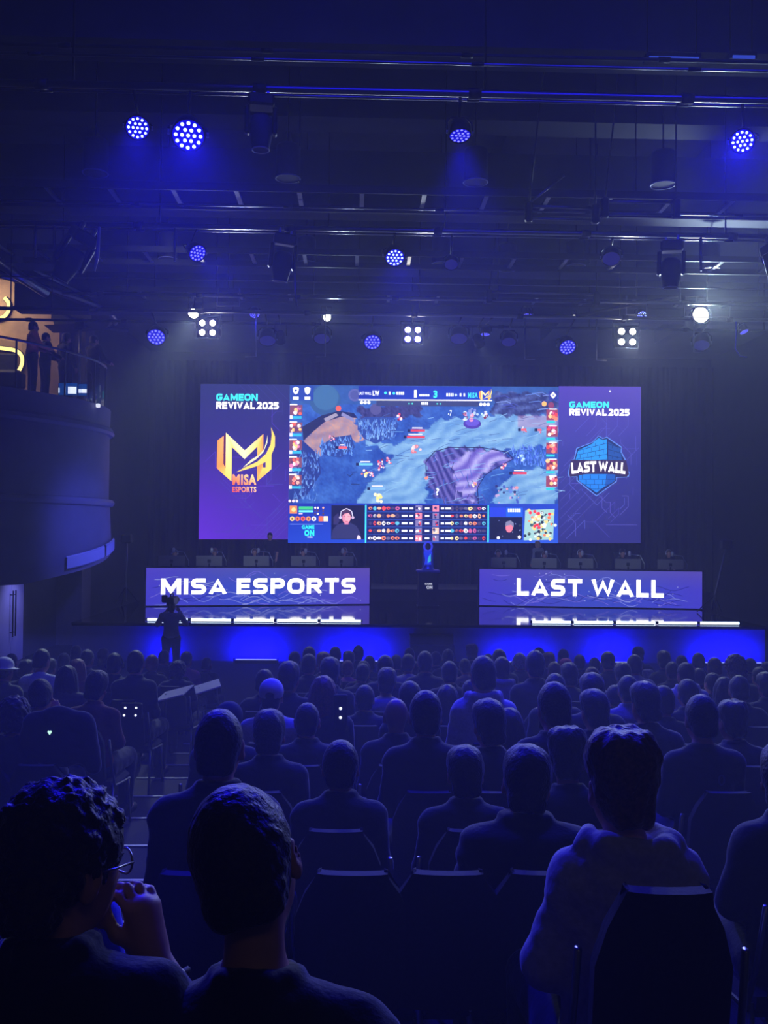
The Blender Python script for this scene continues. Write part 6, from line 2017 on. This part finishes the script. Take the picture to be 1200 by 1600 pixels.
# ------------------------------------------------------------------ people on stage, floor and balcony
def standing(yaw=0, arms=None, nod=0):
    J = {}
    J['pel'] = V3(0, 0, .95); J['belly'] = V3(0, .01, 1.10); J['chest'] = V3(0, 0, 1.28); J['neck'] = V3(0, .0, 1.46)
    J['Rh'] = rotm(yaw, nod); J['head'] = J['neck'] + V3(0, .025, .122)
    for q, n in ((-1, 'L'), (1, 'R')):
        J['sh' + n] = V3(q * .18, 0, 1.41); J['el' + n] = V3(q * .24, -.01, 1.12); J['wr' + n] = V3(q * .22, .12, .90); J['hd' + n] = ((0, .3, -1), (q, 0, .2))
        J['hip' + n] = V3(q * .1, 0, .92); J['kn' + n] = V3(q * .11, .02, .5); J['an' + n] = V3(q * .12, 0, .09); J['to' + n] = V3(q * .14, .15, .045)
    if arms == 'camera':
        J['elR'] = V3(.30, .18, 1.22); J['wrR'] = V3(.14, .30, 1.48); J['hdR'] = ((-.3, .5, .7), (.5, -.5, .4)); J['elL'] = V3(-.30, .18, 1.22); J['wrL'] = V3(-.14, .32, 1.46); J['hdL'] = ((.3, .5, .7), (-.5, -.5, .4))
    if arms == 'rail':
        for q, n in ((-1, 'L'), (1, 'R')): J['el' + n] = V3(q * .25, .12, 1.15); J['wr' + n] = V3(q * .15, .34, 1.10); J['hd' + n] = ((0, 1, -.1), (0, .1, 1))
    return J
_st = {}
def stand_person(arms, yaw, hs, hc, kd, cc, loc, rz, label, sc=1.0, hgt=None):
    key = (arms, yaw)
    if key not in _st:
        J = standing(yaw, arms); _st[key] = (J, body_sdf(J).mesh('body', .012), {}, legs_sdf(J).mesh('trousers', .014), [shoes_sdf(J, q).mesh('shoe', .012) for q in 'LR'])
    J, bm, tops, lg, so = _st[key]
    if kd not in tops: tops[kd] = top_sdf(J, {'jacket': .024, 'shirt': .014, 'tee': .012, 'hoodie': .028}[kd], kd, 0 if kd == 'tee' else 1.0).mesh(kd, .013, cloth_disp(kd, 2))
    r = thing('person', loc, label, 'person', None, rz)
    child('body', bm, SKIN, r); child('hair', hair_mesh(hs), HAIRC[hc], r, headM(J)); child({'tee': 'shirt'}.get(kd, kd), tops[kd], CLOTH[cc], r); child('trousers', lg, TROU, r); [child('shoe', q, SHOE, r) for q in so]
    r.scale = (sc, sc, sc)
    return r, J
# camera operator on the floor before the stage
Yc = 20.6
pc = at(268, 945, Yc)
r, J = stand_person('camera', .1, 'short', 'd', 'shirt', 'w', (pc.x, Yc, 0), .1, 'person in a pale shirt standing before the stage with a video camera on the shoulder', 1.0)
vc = thing('video_camera', (pc.x - .02, Yc + .12, 1.66), 'black shoulder video camera held by the pale-shirted operator', 'camera')
MB().box((0, .05, .05), (.16, .5, .18), bev=.02).local('camera_body', M_BLACK, vc)
MB().lathe([(.06, 0), (.065, .16), (.08, .2), (.07, .2)], (0, .3, .05), 16, axis=(0, 1, 0)).local('lens', M_BLACK, vc)
MB().box((-.15, .0, .1), (.12, .1, .16), bev=.02).local('viewfinder', M_BLACK, vc); MB().tube([(0, -.12, .15), (0, -.1, .21), (0, .15, .21), (0, .17, .15)], .014, 6).local('handle', M_BLACK, vc)
# staff standing behind the desks
for (px, py, Y, hs, hc, kd, cc, rz, lb) in ((422, 832, 33.0, 'short', 'd', 'tee', 'k', PI, 'person in black standing behind the left desk under the video wall'), (841, 846, 33.0, 'medium', 'y', 'shirt', 'g', .6, 'person in grey standing behind the right desk, turned away')):
    p = at(px, py, Y); zf_ = STZ + .4; s_ = (p.z - zf_) / 1.72
    stand_person(None, 0.0, hs, hc, kd, cc, (p.x, Y, zf_), rz, lb, s_)
# players: seated behind the monitors, facing the hall
PLX = [(274, 864, D1), (336, 862, D1), (398, 862, D1), (474, 863, D1), (538, 861, D1), (778, 864, D2), (850, 868, D2), (906, 864, D2), (972, 864, D2), (1044, 864, D2)]
pp = {}
ST2 = [('short', 'd', 'hoodie', 'k'), ('medium', 'b', 'hoodie', 'k'), ('short', 'k', 'hoodie', 'k'), ('tousled', 'd', 'hoodie', 'k'), ('short', 'b', 'hoodie', 'k')]
ST2 = [(a, 'b' if b == 'k' else b, c, d) for a, b, c, d in ST2]
game_chair = None
for i, (px, py, D) in enumerate(PLX):
    Y = D[0].y + 1.35 + (0 if D is D1 else .1)
    Y = max(Y, 32.25)
    zf_ = STZ + .4
    p = at(px, py - 6, Y)
    sc = (p.z - zf_) / 1.35
    hs, hc, kd, cc = ST2[i % 5]
    if D is D2: cc = 'c'
    r, J = person(0, hs, hc, kd, cc)
    headset(r, J, True)
    r.location = (p.x, Y, zf_ + .001); r.rotation_euler = (0, 0, PI); r.scale = (1, 1, sc)
    sd = 'left' if D is D1 else 'right'
    tag(r, 'person with headphones seated behind the %s stage desk, %s from the left' % (sd, ordinal(i % 5 + 1)), 'person', 'players at the %s desk' % sd)
    if game_chair is None:
        g = thing('gaming_chair'); game_chair = g
        MB().box((0, .02, .43), (.5, .5, .1), bev=.04).local('seat', M_CHAIR, g); MB().box((0, -.27, .86), (.5, .1, .84), Matrix.Rotation(.12, 3, 'X'), .05).local('backrest', M_CHAIR, g)
        MB().tube([(0, 0, .08), (0, 0, .4)], .03).local('column', M_BLACK, g)
        b = MB()
        for k in range(5): b.tube([(0, 0, .1), (.3 * math.cos(k * 1.257), .3 * math.sin(k * 1.257), .04)], .02, 6)
        b.local('foot_star', M_BLACK, g)
        for q in (-1, 1): MB().box((q * .29, .02, .64), (.07, .26, .04), bev=.015).local('armrest', M_BLACK, g)
    else: g = copy_tree(game_chair)
    g.location = (p.x, Y - 0.0, zf_); g.rotation_euler = (0, 0, PI)
    tag(g, 'dark gaming chair behind the %s stage desk, %s from the left' % (sd, ordinal(i % 5 + 1)), 'chair', 'gaming chairs on stage')
# people on the balcony
for (px, py, Y, arms, hs, hc, kd, cc, rz, lb) in ((51, 502, 22.6, 'rail', 'short', 'd', 'shirt', 'p', -1.0, 'person in a pinkish shirt standing at the balcony rail before the warm wall'), (71, 520, 23.2, 'rail', 'short', 'k', 'jacket', 'k', -.9, 'shorter person in black right of the pink shirt on the balcony'), (103, 521, 24.1, None, 'medium', 'd', 'jacket', 'c', -.6, 'person in dark clothes behind the balcony light stand'), (146, 524, 24.6, 'rail', 'short', 'd', 'jacket', 'n', -.7, 'person in navy at the rounded stage end of the balcony')):
    p = at(px, py, Y); s_ = (p.z - 6.32) / 1.72
    s_ = max(.9, min(1.12, s_))
    stand_person(arms, .0, hs, hc, kd, cc, (p.x, Y, 6.321), rz, lb, s_)

# ------------------------------------------------------------------ thin stage haze filling the hall
hz = MB().box((3.1, 16.9, 5.2), (22.4, 43.2, 10.3)).build('haze', None)
hm = bpy.data.materials.new('stage_haze')
hm.use_nodes = True
nt = hm.node_tree
nt.nodes.remove(nt.nodes['Principled BSDF'])
v = nt.nodes.new('ShaderNodeVolumeScatter')
v.inputs['Density'].default_value = HAZE_DENSITY
v.inputs['Color'].default_value = (.9, .92, 1, 1)
v.inputs['Anisotropy'].default_value = 0.4
nt.links.new(v.outputs[0], nt.nodes['Material Output'].inputs['Volume'])
hm.cycles.homogeneous_volume = True if hasattr(hm.cycles, 'homogeneous_volume') else True
hz.data.materials.append(hm)
tag(hz, 'thin blue-lit stage haze filling the hall', 'haze', kind='stuff')

# added haze wedge over the seats, blue in colour to imitate glare
hw = MB()
q = [(1.0, .02), (7.0, .02), (7.0, 2.49), (1.0, 3.10)]
hw.add([(x, y, z) for x in (-8.1, 13.8) for y, z in q], [(3, 2, 1, 0), (4, 5, 6, 7), (1, 5, 4, 0), (2, 6, 5, 1), (3, 7, 6, 2), (0, 4, 7, 3)])
ho = hw.build('haze', None)
hm2 = hm.copy()
hm2.name = 'blue_glare_haze'
[n for n in hm2.node_tree.nodes if n.type == 'VOLUME_SCATTER'][0].inputs['Density'].default_value = GLARE_HAZE
[n for n in hm2.node_tree.nodes if n.type == 'VOLUME_SCATTER'][0].inputs['Color'].default_value = (.55, .6, 1, 1)
ho.data.materials.append(hm2)
tag(ho, 'denser deep blue haze lying over the seated audience', 'haze', kind='stuff')
